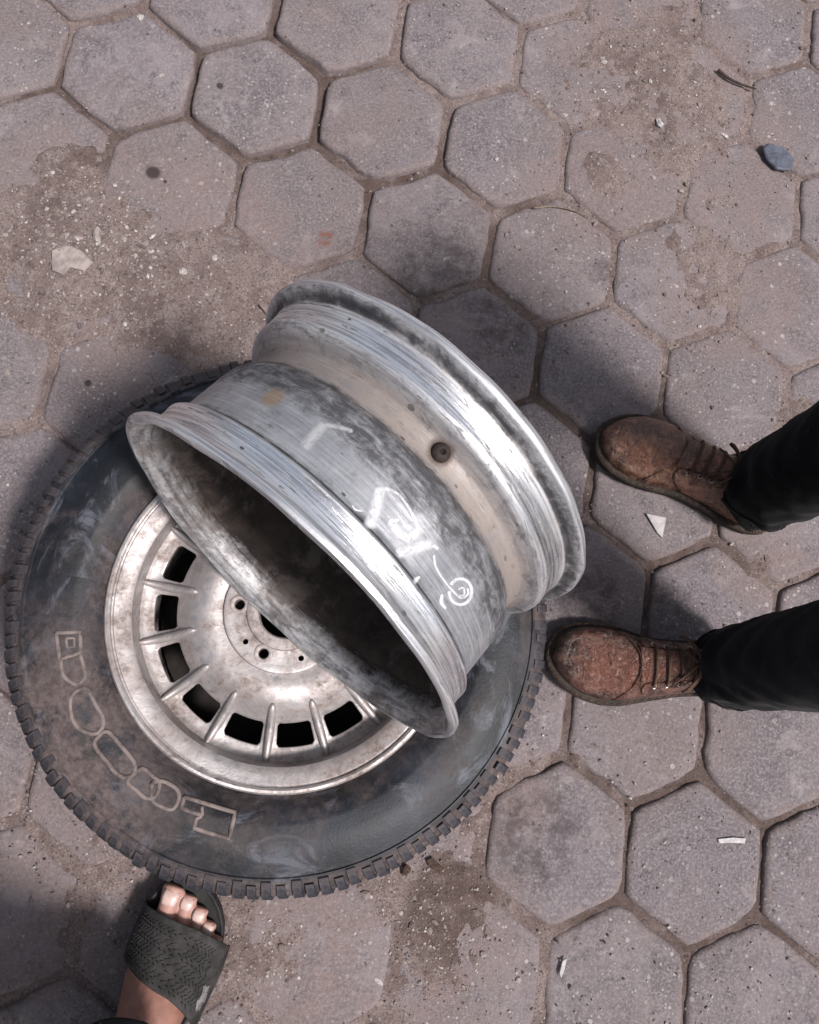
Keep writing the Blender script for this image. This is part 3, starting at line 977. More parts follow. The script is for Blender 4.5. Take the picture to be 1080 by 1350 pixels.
def mat_rim_out():
    N = NT('bare_rim_metal')
    pos = N.tc.outputs['Object']
    sep = N.n('ShaderNodeSeparateXYZ'); N.l(pos, sep.inputs[0])
    ang = N.math('ARCTAN2', sep.outputs[0], sep.outputs[1])        # seam at the underside
    z = sep.outputs[2]
    cyl = N.n('ShaderNodeCombineXYZ'); N.l(ang, cyl.inputs[0]); N.l(z, cyl.inputs[1])
    cyl = cyl.outputs[0]
    scr = N.noise(N.scaled(cyl, (2.2, 420, 1)), 1.0, 6, 0.62, 0.3)         # scratches round the rim
    scr2 = N.noise(N.scaled(cyl, (7, 900, 1)), 1.0, 5, 0.6)
    blot = N.noise(pos, 24, 6, 0.7, 0.4)
    fine = N.noise(pos, 150, 6, 0.75)
    zn = N.math('ADD', z, N.math('MULTIPLY', N.math('SUBTRACT', blot, 0.5), 0.010))
    t = N.math('DIVIDE', zn, 0.2)

    def T(u):
        return u / 0.2
    # which zone: bright worn metal, grey oxide, black grime, tan dust
    bright = N.ramp(t, [(0.0, 0.75), (T(.010), 0.85), (T(.036), 1.0), (T(.042), 0.15), (T(.112), 0.12), (T(.142), 0.10), (T(.151), 0.75), (T(.160), 1.0), (T(.178), 0.95), (T(.184), 0.5), (1.0, 0.85)])
    grime = N.ramp(t, [(0.0, 0.16), (T(.037), 0.14), (T(.043), 0.62), (T(.049), 0.18), (T(.074), 0.25), (T(.090), 0.75), (T(.118), 0.80), (T(.124), 0.10), (T(.143), 0.30), (T(.152), 0.45), (T(.160), 0.10), (T(.178), 0.12), (T(.185), 0.80), (T(.190), 0.20)])
    tan = N.ramp(t, [(0.0, 0.10), (T(.042), 0.0), (T(.110), 0.10), (T(.122), 0.85), (T(.143), 0.85), (T(.150), 0.35), (T(.157), 0.05), (T(.175), 0.12), (T(.183), 0.55), (T(.190), 0.12), (1.0, 0.15)])
    metal_c = N.mix(N.ss(scr, 0.38, 0.58), (0.50, 0.51, 0.55), (0.92, 0.93, 0.96))
    oxide = N.mix(N.ss(blot, 0.34, 0.66), (0.150, 0.158, 0.178), (0.270, 0.280, 0.305))
    oxide = N.mix(N.ss(fine, 0.5, 0.72, 0, 0.45), oxide, (0.115, 0.118, 0.13))
    oxide = N.mix(N.ss(scr, 0.55, 0.66, 0, 0.5), oxide, (0.36, 0.37, 0.39))
    c = N.mix(bright, oxide, metal_c)
    met = N.mixf(bright, 0.38, 0.98)
    rough = N.mixf(bright, 0.42, N.mixf(scr, 0.14, 0.37))
    g1 = N.math('ADD', N.math('MULTIPLY', N.noise(N.scaled(cyl, (6, 120, 1)), 1.0, 9, 0.72, 0.7), 0.60), N.math('MULTIPLY', N.noise(pos, 48, 8, 0.78, 0.4), 0.40))
    gm = N.ss(N.math('ADD', g1, N.math('MULTIPLY', grime, 0.30)), 0.565, 0.80)
    gouge = N.math('MULTIPLY', N.noise(N.scaled(cyl, (4.5, 230, 1)), 1.0, 5, 0.62, 0.5, 0.580, 0.615), bright)
    gm = N.math('MAXIMUM', gm, N.math('MULTIPLY', gouge, 0.9))
    tn = N.math('MULTIPLY', tan, N.ss(N.math('ADD', N.math('MULTIPLY', blot, 0.6), N.math('MULTIPLY', fine, 0.4)), 0.30, 0.50))
    c = N.mix(tn, c, N.mix(fine, (0.170, 0.136, 0.116), (0.285, 0.240, 0.214)))
    met = N.mixf(tn, met, 0.15); rough = N.mixf(tn, rough, 0.60)
    c = N.mix(N.math('MULTIPLY', gm, 0.90), c, (0.024, 0.023, 0.027))
    met = N.mixf(gm, met, 0.2); rough = N.mixf(gm, rough, 0.65)
    rust = N.n('ShaderNodeVectorMath', operation='DISTANCE')
    N.l(pos, rust.inputs[0]); rust.inputs[1].default_value = RUST_SPOT
    rs = N.math('MULTIPLY', N.ss(N.math('ADD', rust.outputs['Value'], N.math('MULTIPLY', fine, 0.012)), 0.020, 0.012), 0.8)
    c = N.mix(rs, c, (0.17, 0.115, 0.06))
    met = N.mixf(rs, met, 0.0)
    hair = N.noise(N.scaled(cyl, (3.0, 2600, 1)), 1.0, 4, 0.6, 0.1)
    hair2 = N.noise(N.scaled(pos, (40, 40, 700)), 1.0, 4, 0.7, 0.6)
    sc3 = N.math('MULTIPLY', N.ss(hair, 0.60, 0.68), N.noise(pos, 30, 4, 0.6, 0, 0.40, 0.60))
    c = N.mix(N.math('MULTIPLY', sc3, 0.55), c, (0.75, 0.76, 0.79))
    met = N.mixf(N.math('MULTIPLY', sc3, 0.55), met, 0.95)
    sc4 = N.math('MULTIPLY', N.ss(hair2, 0.62, 0.70), 0.7)
    c = N.mix(sc4, c, (0.030, 0.028, 0.032))
    chips = N.math('MULTIPLY', N.spots(N.scaled(pos, (1, 1, 1.8)), 85, 0.40, 1.0, 0.86), N.noise(pos, 20, 4, 0.6, 0, 0.42, 0.58))
    c = N.mix(N.math('MULTIPLY', chips, 0.8), c, (0.045, 0.036, 0.034))
    # black rubber line left in the step beside the bead seats
    seam = N.math('MAXIMUM', N.ss(N.math('ABSOLUTE', N.math('SUBTRACT', z, 0.0425)), 0.0022, 0.0008), N.math('MULTIPLY', N.ss(N.math('ABSOLUTE', N.math('SUBTRACT', z, 0.1835)), 0.0034, 0.0012), N.noise(pos, 16, 5, 0.6, 0.3, 0.36, 0.52)))
    seam = N.math('MULTIPLY', seam, N.noise(pos, 50, 5, 0.7, 0.2, 0.28, 0.50))
    c = N.mix(N.math('MULTIPLY', seam, 0.9), c, (0.020, 0.020, 0.024))
    met = N.mixf(seam, met, 0.1)
    vd = N.n('ShaderNodeVectorMath', operation='DISTANCE')
    N.l(pos, vd.inputs[0]); vd.inputs[1].default_value = VALVE_SPOT
    vr = N.math('MULTIPLY', N.ss(N.math('ADD', vd.outputs['Value'], N.math('MULTIPLY', fine, 0.010)), 0.0205, 0.0125), 0.85)
    c = N.mix(vr, c, (0.060, 0.034, 0.024)); met = N.mixf(vr, met, 0.0); rough = N.mixf(vr, rough, 0.85)
    h = N.math('ADD', N.math('MULTIPLY', scr, 0.6), N.math('ADD', N.math('MULTIPLY', scr2, 0.35), N.math('MULTIPLY', fine, 0.7)))
    h = N.math('ADD', h, N.math('MULTIPLY', hair, 0.5))
    h = N.math('SUBTRACT', h, N.math('MULTIPLY', gouge, 0.6))
    return N.set(dim=1.0, color=c, metal=met, rough=rough, normal=N.bump(h, 0.30, 0.0012))


def mat_rim_in():
    N = NT('rusty_rim_inside')
    pos = N.tc.outputs['Object']
    sep = N.n('ShaderNodeSeparateXYZ'); N.l(pos, sep.inputs[0])
    z = sep.outputs[2]
    blot = N.noise(pos, 26, 6, 0.72, 0.5)
    fine = N.noise(pos, 160, 6, 0.75)
    ang = N.math('ARCTAN2', sep.outputs[0], sep.outputs[1])
    cyl = N.n('ShaderNodeCombineXYZ'); N.l(ang, cyl.inputs[0]); N.l(z, cyl.inputs[1])
    strk = N.noise(N.scaled(cyl.outputs[0], (5, 190, 1)), 1.0, 6, 0.66, 0.4)
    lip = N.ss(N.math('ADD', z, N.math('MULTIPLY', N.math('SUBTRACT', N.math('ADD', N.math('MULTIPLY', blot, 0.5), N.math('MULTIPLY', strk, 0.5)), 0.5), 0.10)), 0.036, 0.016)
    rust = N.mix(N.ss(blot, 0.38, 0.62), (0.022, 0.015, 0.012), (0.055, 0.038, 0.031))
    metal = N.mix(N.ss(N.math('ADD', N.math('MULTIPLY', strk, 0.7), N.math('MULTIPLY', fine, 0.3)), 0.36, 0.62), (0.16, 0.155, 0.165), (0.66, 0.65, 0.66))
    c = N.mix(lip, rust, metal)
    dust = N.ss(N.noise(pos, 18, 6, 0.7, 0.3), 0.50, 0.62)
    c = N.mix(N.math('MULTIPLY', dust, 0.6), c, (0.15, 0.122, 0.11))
    return N.set(color=c, metal=N.mixf(lip, 0.1, 0.6), rough=N.mixf(lip, 0.88, 0.55), normal=N.bump(fine, 0.4, 0.0012))


def on_rim(u, v, lift=0.0):
    """photo pixel -> point on the outer surface of the loose rim, in the rim's own coordinates"""
    d = ray(u, v)
    o_ = CAM - RIM_C
    oc = np.array([o_ @ E1, o_ @ E2, o_ @ AX]); dc = np.array([d @ E1, d @ E2, d @ AX])
    r = 0.18
    for _ in range(6):
        A = dc[0] ** 2 + dc[1] ** 2; B = oc[0] * dc[0] + oc[1] * dc[1]; C_ = oc[0] ** 2 + oc[1] ** 2 - r * r
        t = (-B - math.sqrt(max(B * B - A * C_, 0))) / A
        p = oc + t * dc
        th_ = math.atan2(p[1], p[0])
        r = prof_r(p[2]) + lift + 0.0008 * math.sin(2 * th_ + 0.6) + 0.0005 * math.sin(5 * th_)
    return p


RUST_SPOT = tuple(on_rim(360, 524))
_v = on_rim(590, 588); _va = math.atan2(_v[1], _v[0])
VALVE_SPOT = (0.170 * math.cos(_va), 0.170 * math.sin(_va), 0.1365)
MAT_RIM = mat_rim_out()
MAT_RIMIN = mat_rim_in()
NO = len(OUT)
me = lathe('barrel', [(r, u) for u, r in OUT + INN], 224, True, rim_wob)
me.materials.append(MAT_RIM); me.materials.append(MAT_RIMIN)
kp = NO + len(INN)
barrel = obj('barrel', me, None, loose)
mi = np.zeros(len(me.polygons), np.int32)
for k in range(len(mi)):
    mi[k] = 0 if (k % kp) < NO - 1 else 1
me.polygons.foreach_set('material_index', mi)

# centre disc deep inside, with hub hole and bolt holes
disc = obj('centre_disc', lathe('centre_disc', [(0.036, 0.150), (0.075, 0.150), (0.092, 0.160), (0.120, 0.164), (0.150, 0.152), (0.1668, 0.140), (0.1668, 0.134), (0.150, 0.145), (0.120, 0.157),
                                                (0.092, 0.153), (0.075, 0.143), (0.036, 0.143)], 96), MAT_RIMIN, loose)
cut = [(0.056 * math.cos(2 * math.pi * k / 5), 0.056 * math.sin(2 * math.pi * k / 5), 0.008) for k in range(5)]
cut += [(0.120 * math.cos(2 * math.pi * (k + .5) / 8), 0.120 * math.sin(2 * math.pi * (k + .5) / 8), 0.013) for k in range(8)]
bool_cut(disc, cutter(cut, 0.10, 0.20))

# valve grommet in the well
vp = on_rim(590, 588)
va = math.atan2(vp[1], vp[0]); vu = 0.1365
MAT_RUBBER = mat_plain('old_black_rubber', (0.030, 0.022, 0.020), 0.7, 0.35, 150)
me = lathe('valve', [(0.0022, -0.004), (0.0022, 0.0048), (0.0034, 0.0058), (0.0058, 0.0052), (0.0078, 0.0032), (0.0086, 0.0006), (0.0086, -0.004)], 32, True)
val = obj('valve', me, MAT_RUBBER, loose)
nrm = Vector((math.cos(va), math.sin(va), 0))
val.rotation_euler = nrm.to_track_quat('Z', 'Y').to_euler()
val.location = nrm * 0.1700 + Vector((0, 0, vu))
me = lathe('valve_core', [(0.0001, 0.0), (0.0023, 0.0), (0.0023, 0.003), (0.0001, 0.003)], 16, True)
obj('valve_core', me, MAT_DARK, val)

# chalk writing on the barrel
N = NT('chalk')
pc = N.tc.outputs['Object']
ea = N.n('ShaderNodeAttribute', attribute_name='edge').outputs['Fac']
MAT_CHALK = N.set(dim=1.0, color=N.mix(N.noise(pc, 300, 4, 0.7, 0, 0.35, 0.65), (0.50, 0.51, 0.54), (0.62, 0.63, 0.66)), rough=0.95, spec=0.2,
                  alpha=N.math('MULTIPLY', N.math('MULTIPLY', N.noise(pc, 75, 6, 0.74, 0, 0.20, 0.54), ea), 0.95), normal=N.bump(N.noise(pc, 400, 3), 0.1, 0.0004))
N = NT('faint_chalk')
pc = N.tc.outputs['Object']
ea = N.n('ShaderNodeAttribute', attribute_name='edge').outputs['Fac']
MAT_CHALK2 = N.set(dim=1.0, color=(0.40, 0.41, 0.43), rough=0.95, spec=0.2, alpha=N.math('MULTIPLY', N.math('MULTIPLY', N.noise(pc, 70, 5, 0.75, 0, 0.22, 0.54), ea), 0.80))


def stroke(pts, w, mat):
    """a flat chalk stroke on the barrel; w = widths in photo pixels"""
    path = smooth_path([(*p,) for p in pts], 7) if len(pts) > 2 else [np.array(pts[0]) + (np.array(pts[1]) - np.array(pts[0])) * k / 10 for k in range(11)]
    n = len(path)
    w = np.interp(np.linspace(0, 1, n), np.linspace(0, 1, len(w)), w) if hasattr(w, '__len__') else np.full(n, w)
    V = []; F = []; ED = []
    nc = 5
    for i in range(n):
        t = path[min(i + 1, n - 1)] - path[max(i - 1, 0)]
        t = t / (np.linalg.norm(t) + 1e-9)
        nn = np.array([-t[1], t[0]])
        wi = (1.75 if w[i] > 8 else 1.25) * w[i] * (0.95 + 0.1 * random.random()) * (0.6 if i in (0, n - 1) else 1)
        for k in range(nc):
            q = path[i] + nn * wi * ((k / (nc - 1)) - 0.5)
            V.append(on_rim(q[0], q[1], 0.00045)); ED.append((0.0, 0.75, 1.0, 0.75, 0.0)[k] * (0.35 if i in (0, n - 1) else 1.0))
    for i in range(n - 1):
        for k in range(nc - 1):
            F.append((i * nc + k, i * nc + k + 1, (i + 1) * nc + k + 1, (i + 1) * nc + k))
    me_ = mesh_np('chalk_mark', V, F)
    at = me_.attributes.new('edge', 'FLOAT', 'POINT'); at.data.foreach_set('value', ED)
    return obj('chalk_mark', me_, mat, loose)


stroke([(503, 641), (496, 668), (487, 697)], [11, 13, 12], MAT_CHALK)
stroke([(506, 643), (525, 651.5), (538, 668), (547, 685), (551, 698), (541.5, 708), (530, 705), (517, 690), (527, 684)], [6, 4, 4, 6, 8, 10, 11, 9, 6], MAT_CHALK)
stroke([(531, 706), (538, 714), (545, 720)], [3, 3, 4], MAT_CHALK)
stroke([(522, 730), (543, 724), (564, 718), (579, 724)], [10, 12, 11, 3], MAT_CHALK)
stroke([(572, 731), (575, 748), (586, 766), (597, 779), (608, 788.5), (617, 783), (616, 775)], [4, 3, 3, 3, 3, 3, 3], MAT_CHALK)
stroke([(607 + 15 * math.cos(a), 780 + 17 * math.sin(a)) for a in np.linspace(-2.6, 3.2, 14)], [5, 4, 5, 4, 5], MAT_CHALK)
stroke([(583, 783), (582, 794), (588, 803)], [4, 6, 4], MAT_CHALK)
stroke([(604, 777), (611, 775), (612, 784), (605, 785)], 3, MAT_CHALK)
stroke([(399, 592), (414, 575), (429, 558)], [11, 12, 10], MAT_CHALK2)
stroke([(427, 560), (446, 563), (466, 569)], [7, 6, 6], MAT_CHALK2)
stroke([(545, 770), (549, 764), (554, 760)], [6, 7, 2], MAT_CHALK)
stroke([(464, 666), (469, 672), (479, 674)], [2, 3, 2], MAT_CHALK)

# ------------------------------------------------------------------ people: shoes, sandal, trousers
def mat_leather(name, base, dark, lite, seed):
    N = NT(name)
    pos = N.n('ShaderNodeMapping'); N.l(N.tc.outputs['Object'], pos.inputs['Vector']); pos.inputs['Location'].default_value = (seed, seed * 0.7, 0)
    pos = pos.outputs[0]
    a = N.noise(pos, 20, 6, 0.65, 0.6, 0.38, 0.62)
    b = N.noise(pos, 80, 6, 0.74, 0.4, 0.42, 0.64)
    c = N.mix(a, dark, base)
    c = N.mix(N.math('MULTIPLY', b, 0.65), c, lite)
    crease = N.noise(N.scaled(pos, (3.4, 0.6, 0.6)), 42, 5, 0.6, 1.1)
    crk = N.ss(crease, 0.40, 0.31)
    c = N.mix(N.math('MULTIPLY', crk, 0.75), c, tuple(x * 0.25 for x in dark))
    scuff = N.noise(N.scaled(pos, (1, 2.2, 1)), 46, 7, 0.78, 0.9, 0.57, 0.68)
    c = N.mix(N.math('MULTIPLY', scuff, 0.55), c, (0.33, 0.205, 0.150))
    grim = N.noise(pos, 34, 6, 0.7, 0.5, 0.56, 0.70)
    c = N.mix(N.math('MULTIPLY', grim, 0.7), c, (0.018, 0.012, 0.010))
    h = N.math('ADD', N.math('MULTIPLY', crease, 2.0), N.math('ADD', N.noise(pos, 320, 4, 0.7), N.math('MULTIPLY', b, 1.3)))
    return N.set(color=c, rough=N.mixf(b, 0.22, 0.46), spec=0.75, normal=N.bump(h, 0.65, 0.0030))


MAT_SOLE = mat_plain('dark_shoe_sole', (0.030, 0.022, 0.018), 0.75, 0.5, 60)
MAT_LACE = mat_plain('brown_lace', (0.085, 0.048, 0.032), 0.9, 0.35, 300)
MAT_EYE = mat_plain('eyelet_metal', (0.55, 0.46, 0.38), 0.35, 0.2, 200, metal=0.9)
MAT_THREAD = mat_plain('stitching', (0.11, 0.052, 0.03), 0.85, 0.3, 200)


def mat_cloth(name, col):
    N = NT(name)
    pos = N.tc.outputs['Object']
    c = N.mix(N.noise(pos, 30, 6, 0.7, 0.3, 0.40, 0.70), col, tuple(x * 1.9 + 0.003 for x in col))
    lint = N.spots(pos, 260, 0.35, 1.0, 0.95)
    c = N.mix(N.math('MULTIPLY', lint, 0.4), c, (0.12, 0.11, 0.11))
    w = N.math('ADD', N.noise(N.scaled(pos, (1, 1, 0.1)), 700, 2), N.noise(N.scaled(pos, (1, 1, 12)), 110, 2))
    return N.set(color=c, rough=0.92, spec=0.10, sheen=0.03, normal=N.bump(w, 0.25, 0.001))


MAT_TROUSER = mat_cloth('black_cloth', (0.0048, 0.0050, 0.0062))

SOLE_T = [0, .012, .04, .09, .2, .35, .5, .65, .75, .85, .92, .965, .99, 1.0]
SOLE_M = [.002, .012, .022, .029, .032, .030, .033, .045, .0485, .046, .039, .028, .015, .003]
SOLE_L = [.002, .012, .022, .029, .033, .035, .042, .050, .0505, .045, .034, .022, .011, .002]
UP_T = [0, .02, .06, .12, .25, .36, .45, .55, .65, .75, .85, .92, .96, .985, 1.0]
UP_H = [.030, .047, .056, .061, .070, .074, .068, .058, .049, .043, .0385, .033, .026, .017, .006]


def halfw(t, side):
    return float(np.interp(t, SOLE_T, SOLE_M if side < 0 else SOLE_L))


class Shoe:
    """left shoe: x from heel to toe, y to the outer side; mirror = -1 gives a right shoe"""
    def __init__(self, L, mirror):
        self.L = L; self.mir = mirror; self.zs = 0.023

    def shift(self, t):
        return -0.007 * max(0, (t - 0.6) / 0.4) ** 1.5

    def S(self, t, a, off=0.0):
        """a: 0 = outer sole edge, pi = inner sole edge"""
        ww = halfw(t, 1 if a < math.pi / 2 else -1) - 0.003
        ww = max(ww, 0.001)
        h = float(np.interp(t, UP_T, UP_H))
        p = float(np.interp(t, [0, .35, .6, 1], [0.50, 0.66, 0.72, 0.70]))
        cy, sz = math.cos(a), math.sin(a)
        y = (ww + off) * math.copysign(abs(cy) ** p, cy) * (1 - 0.12 * sz ** 2)
        z = self.zs + (h + off) * max(sz, 0) ** 0.78
        x = 0.004 + t * (self.L - 0.008)
        return Vector((x, self.mir * (y + self.shift(t)), z))

    def grid(self, name, ts, as_, off, mat, parent, thick=None, jitter=None):
        V = []; F = []
        n, m = len(ts), len(as_[0]) if hasattr(as_[0], '__len__') else len(as_)
        for i, t in enumerate(ts):
            row = as_[i] if hasattr(as_[0], '__len__') else as_
            for k, a in enumerate(row):
                tt = t[k] if hasattr(t, '__len__') else t
                V.append(self.S(tt, a, off + (jitter(tt, a) if jitter else 0)))
        for i in range(n - 1):
            for k in range(m - 1):
                F.append((i * m + k, i * m + k + 1, (i + 1) * m + k + 1, (i + 1) * m + k))
        me = mesh_np(name, V, F)
        bm = bmesh.new(); bm.from_mesh(me); bmesh.ops.recalc_face_normals(bm, faces=bm.faces)
        # make normals point away from the foot axis
        c = sum((f.calc_center_median() for f in bm.faces), Vector()) / len(bm.faces)
        s = sum((f.normal.dot(f.calc_center_median() - Vector((f.calc_center_median().x, 0, 0.02))) for f in bm.faces))
        if s < 0:
            bmesh.ops.reverse_faces(bm, faces=bm.faces)
        bm.to_mesh(me); bm.free()
        o = obj(name, me, mat, parent)
        if thick:
            md = o.modifiers.new('solid', 'SOLIDIFY'); md.thickness = thick; md.offset = 1.0
            bv = o.modifiers.new('bev', 'BEVEL'); bv.width = thick * 0.45; bv.segments = 2; bv.limit_method = 'ANGLE'
        return o

    def build(self, person, loc, yaw, mat, loop=False, seed=0):
        r = random.Random(seed)
        hold = bpy.data.objects.new('shoe', None)
        # upper is the shoe's own mesh; sole, panels, laces are its pieces
        ts = np.concatenate([np.linspace(0, .06, 5), np.linspace(.09, .9, 34), np.linspace(.915, 1, 9)])
        an = np.linspace(0, math.pi, 36)

        def wr(t, a):
            s = math.sin(a)
            fold = 0.0016 * math.sin(t * 95 + 1.6 * math.cos(2 * a) + seed) * math.exp(-((t - 0.66) / 0.055) ** 2) * s
            lump = 0.0015 * float(vnoise(np.array([t * 9 + seed]), np.array([a * 2.3]), 5)[0]) * s
            return fold + lump
        bpy.data.objects.remove(hold)
        up = self.grid('shoe', ts, an, 0.0, mat, person, None, wr)
        up.location = loc; up.rotation_euler = (0, 0, yaw); up.scale = (1.0, 1.07, 1.10)
        # sole with welt
        bm = bmesh.new()
        out = []
        tt = np.concatenate([np.linspace(0, .1, 8), np.linspace(.14, .86, 20), np.linspace(.88, 1, 12)])
        pts = [(t * self.L, self.mir * (halfw(t, 1) + self.shift(t))) for t in tt] + [(t * self.L, self.mir * (-halfw(t, -1) + self.shift(t))) for t in tt[::-1]]
        pts = np.array(pts)
        cen = np.array([self.L * 0.5, 0])
        dirs = np.zeros_like(pts)
        n = len(pts)
        for i in range(n):
            e = pts[(i + 1) % n] - pts[i - 1]
            d = np.array([e[1], -e[0]]) * (-self.mir)
            dirs[i] = d / (np.linalg.norm(d) + 1e-9)
        if np.sum(dirs * (pts - cen)) < 0:
            dirs = -dirs
        rings = []
        for (o_, z) in ((-0.003, 0.0), (0.0, 0.003), (0.0005, 0.014), (0.0032, 0.0155), (0.0042, 0.0195), (0.0030, 0.0225), (-0.002, 0.0235), (-0.012, 0.0240)):
            rings.append([bm.verts.new((p[0] + d[0] * o_, p[1] + d[1] * o_, z)) for p, d in zip(pts, dirs)])
        for a, b in zip(rings[:-1], rings[1:]):
            for k in range(n):
                bm.faces.new((a[k], a[(k + 1) % n], b[(k + 1) % n], b[k]))
        bm.faces.new(rings[0][::-1]); bm.faces.new(rings[-1])
        sole = obj('sole', bm_mesh('sole', bm), MAT_SOLE, up)
        # welt stitching
        bm = bmesh.new()
        for k in range(0, n):
            p = pts[k] + dirs[k] * 0.0012; q = pts[k] + dirs[k] * 0.0012 + (pts[(k + 1) % n] - pts[k]) * 0.55
            tube_bm(bm, [(p[0], p[1], 0.0233), (q[0], q[1], 0.0233)], 0.0007, 5)
        obj('welt_stitching', bm_mesh('welt_stitching', bm), MAT_THREAD, up)
        # quarters (eyelet panels), one on each side
        D = math.radians
        for sgn in (1, -1):
            rows = []; ang = []
            for t0 in np.linspace(0, 1, 18):
                tr = []; ar = []
                for q in np.linspace(0, 1, 14):
                    a = D(4) + (D(61) - D(4)) * q
                    tfront = 0.50 + 0.115 * math.sin(min(1, q * 1.08) * math.pi * 0.5) - 0.02 * q ** 6
                    tr.append(0.05 + (tfront - 0.05) * t0)
                    # the top edge drops towards the heel
                    top = D(61) + (D(12) * max(0, 0.45 - tr[-1]) / 0.4)
                    a = D(4) + (top - D(4)) * q
                    ar.append(a if sgn > 0 else math.pi - a)
                rows.append(tr); ang.append(ar)
            self.grid('quarter', rows, ang, 0.0006, mat, up, 0.0020, wr)
        # tongue
        rows = np.linspace(.30, .62, 14)
        ang = [[math.pi / 2 + D(26) * s * (1 + 0.5 * max(0, .42 - t)) for s in np.linspace(-1, 1, 9)] for t in rows]
        self.grid('tongue', rows, ang, 0.0012, mat, up, 0.0022, lambda t, a: 0.010 * max(0, (.36 - t) / .06) + wr(t, a))
        # seam across the toe
        bm = bmesh.new()
        path = [self.S(.665 + .045 * math.cos(2 * a), a, 0.0008 + wr(.68, a)) for a in np.linspace(D(10), D(170), 40)]
        tube_bm(bm, path, 0.0009, 6)
        obj('toe_seam', bm_mesh('toe_seam', bm), MAT_THREAD, up)
        # eyelets and laces
        for k, t in enumerate((.39, .445, .50, .555)):
            for sgn in (1, -1):
                a = math.pi / 2 + sgn * D(36)
                p = self.S(t, a, 0.0030); pn = (self.S(t, a, 0.010) - p).normalized()
                me = lathe('eyelet', [(0.0014, 0), (0.0016, 0.0009), (0.0024, 0.0013), (0.0032, 0.0009), (0.0035, 0)], 14, False)
                e = obj('eyelet', me, MAT_EYE, up); e.location = p; e.rotation_euler = pn.to_track_quat('Z', 'Y').to_euler()
            bm = bmesh.new()
            path = [self.S(t + 0.004 * math.sin(s * 2 + k), math.pi / 2 + D(37) * s, 0.0056 - 0.003 * abs(s) ** 4) for s in np.linspace(-1, 1, 15)]
            tube_bm(bm, path, 0.0021, 8)
            obj('lace', bm_mesh('lace', bm), MAT_LACE, up)
        # bow
        for sgn in (1, -1):
            bm = bmesh.new()
            c = self.S(.375, math.pi / 2, 0.007)
            pts_ = [c, c + Vector((0.004, sgn * 0.014, 0.006)), c + Vector((0.016, sgn * 0.030, -0.002)), c + Vector((0.020, sgn * 0.034, -0.010)),
                    c + Vector((0.008, sgn * 0.028, -0.008)), c + Vector((-0.002, sgn * 0.012, 0.001)), c]
            tube_bm(bm, smooth_path(pts_, 5), 0.0019, 7)
            obj('lace_loop', bm_mesh('lace_loop', bm), MAT_LACE, up)
            bm = bmesh.new()
            e_ = Vector((0.028 + 0.006 * r.random(), sgn * (0.020 + 0.006 * r.random()), -0.016))
            tube_bm(bm, smooth_path([c, c + Vector((0.010, sgn * 0.006, 0.004)), c + e_ * 0.7 + Vector((0, 0, 0.004)), c + e_], 5), 0.0016, 6)
            obj('lace_end', bm_mesh('lace_end', bm), MAT_LACE, up)
        if loop:
            bm = bmesh.new()
            c = self.S(.33, math.pi / 2, 0.012)
            tube_bm(bm, smooth_path([c + Vector((0, -0.012, -0.004)), c + Vector((0.000, -0.014, 0.012)), c + Vector((-0.002, 0, 0.022)), c + Vector((0, 0.014, 0.012)), c + Vector((0, 0.012, -0.004))], 6), [0.0042] * 25, 8)
            obj('pull_loop', bm_mesh('pull_loop', bm), mat, up)
        return up


MAT_STITCH = mat_plain('dark_grey_thread', (0.035, 0.035, 0.040), 0.9, 0.3, 300)


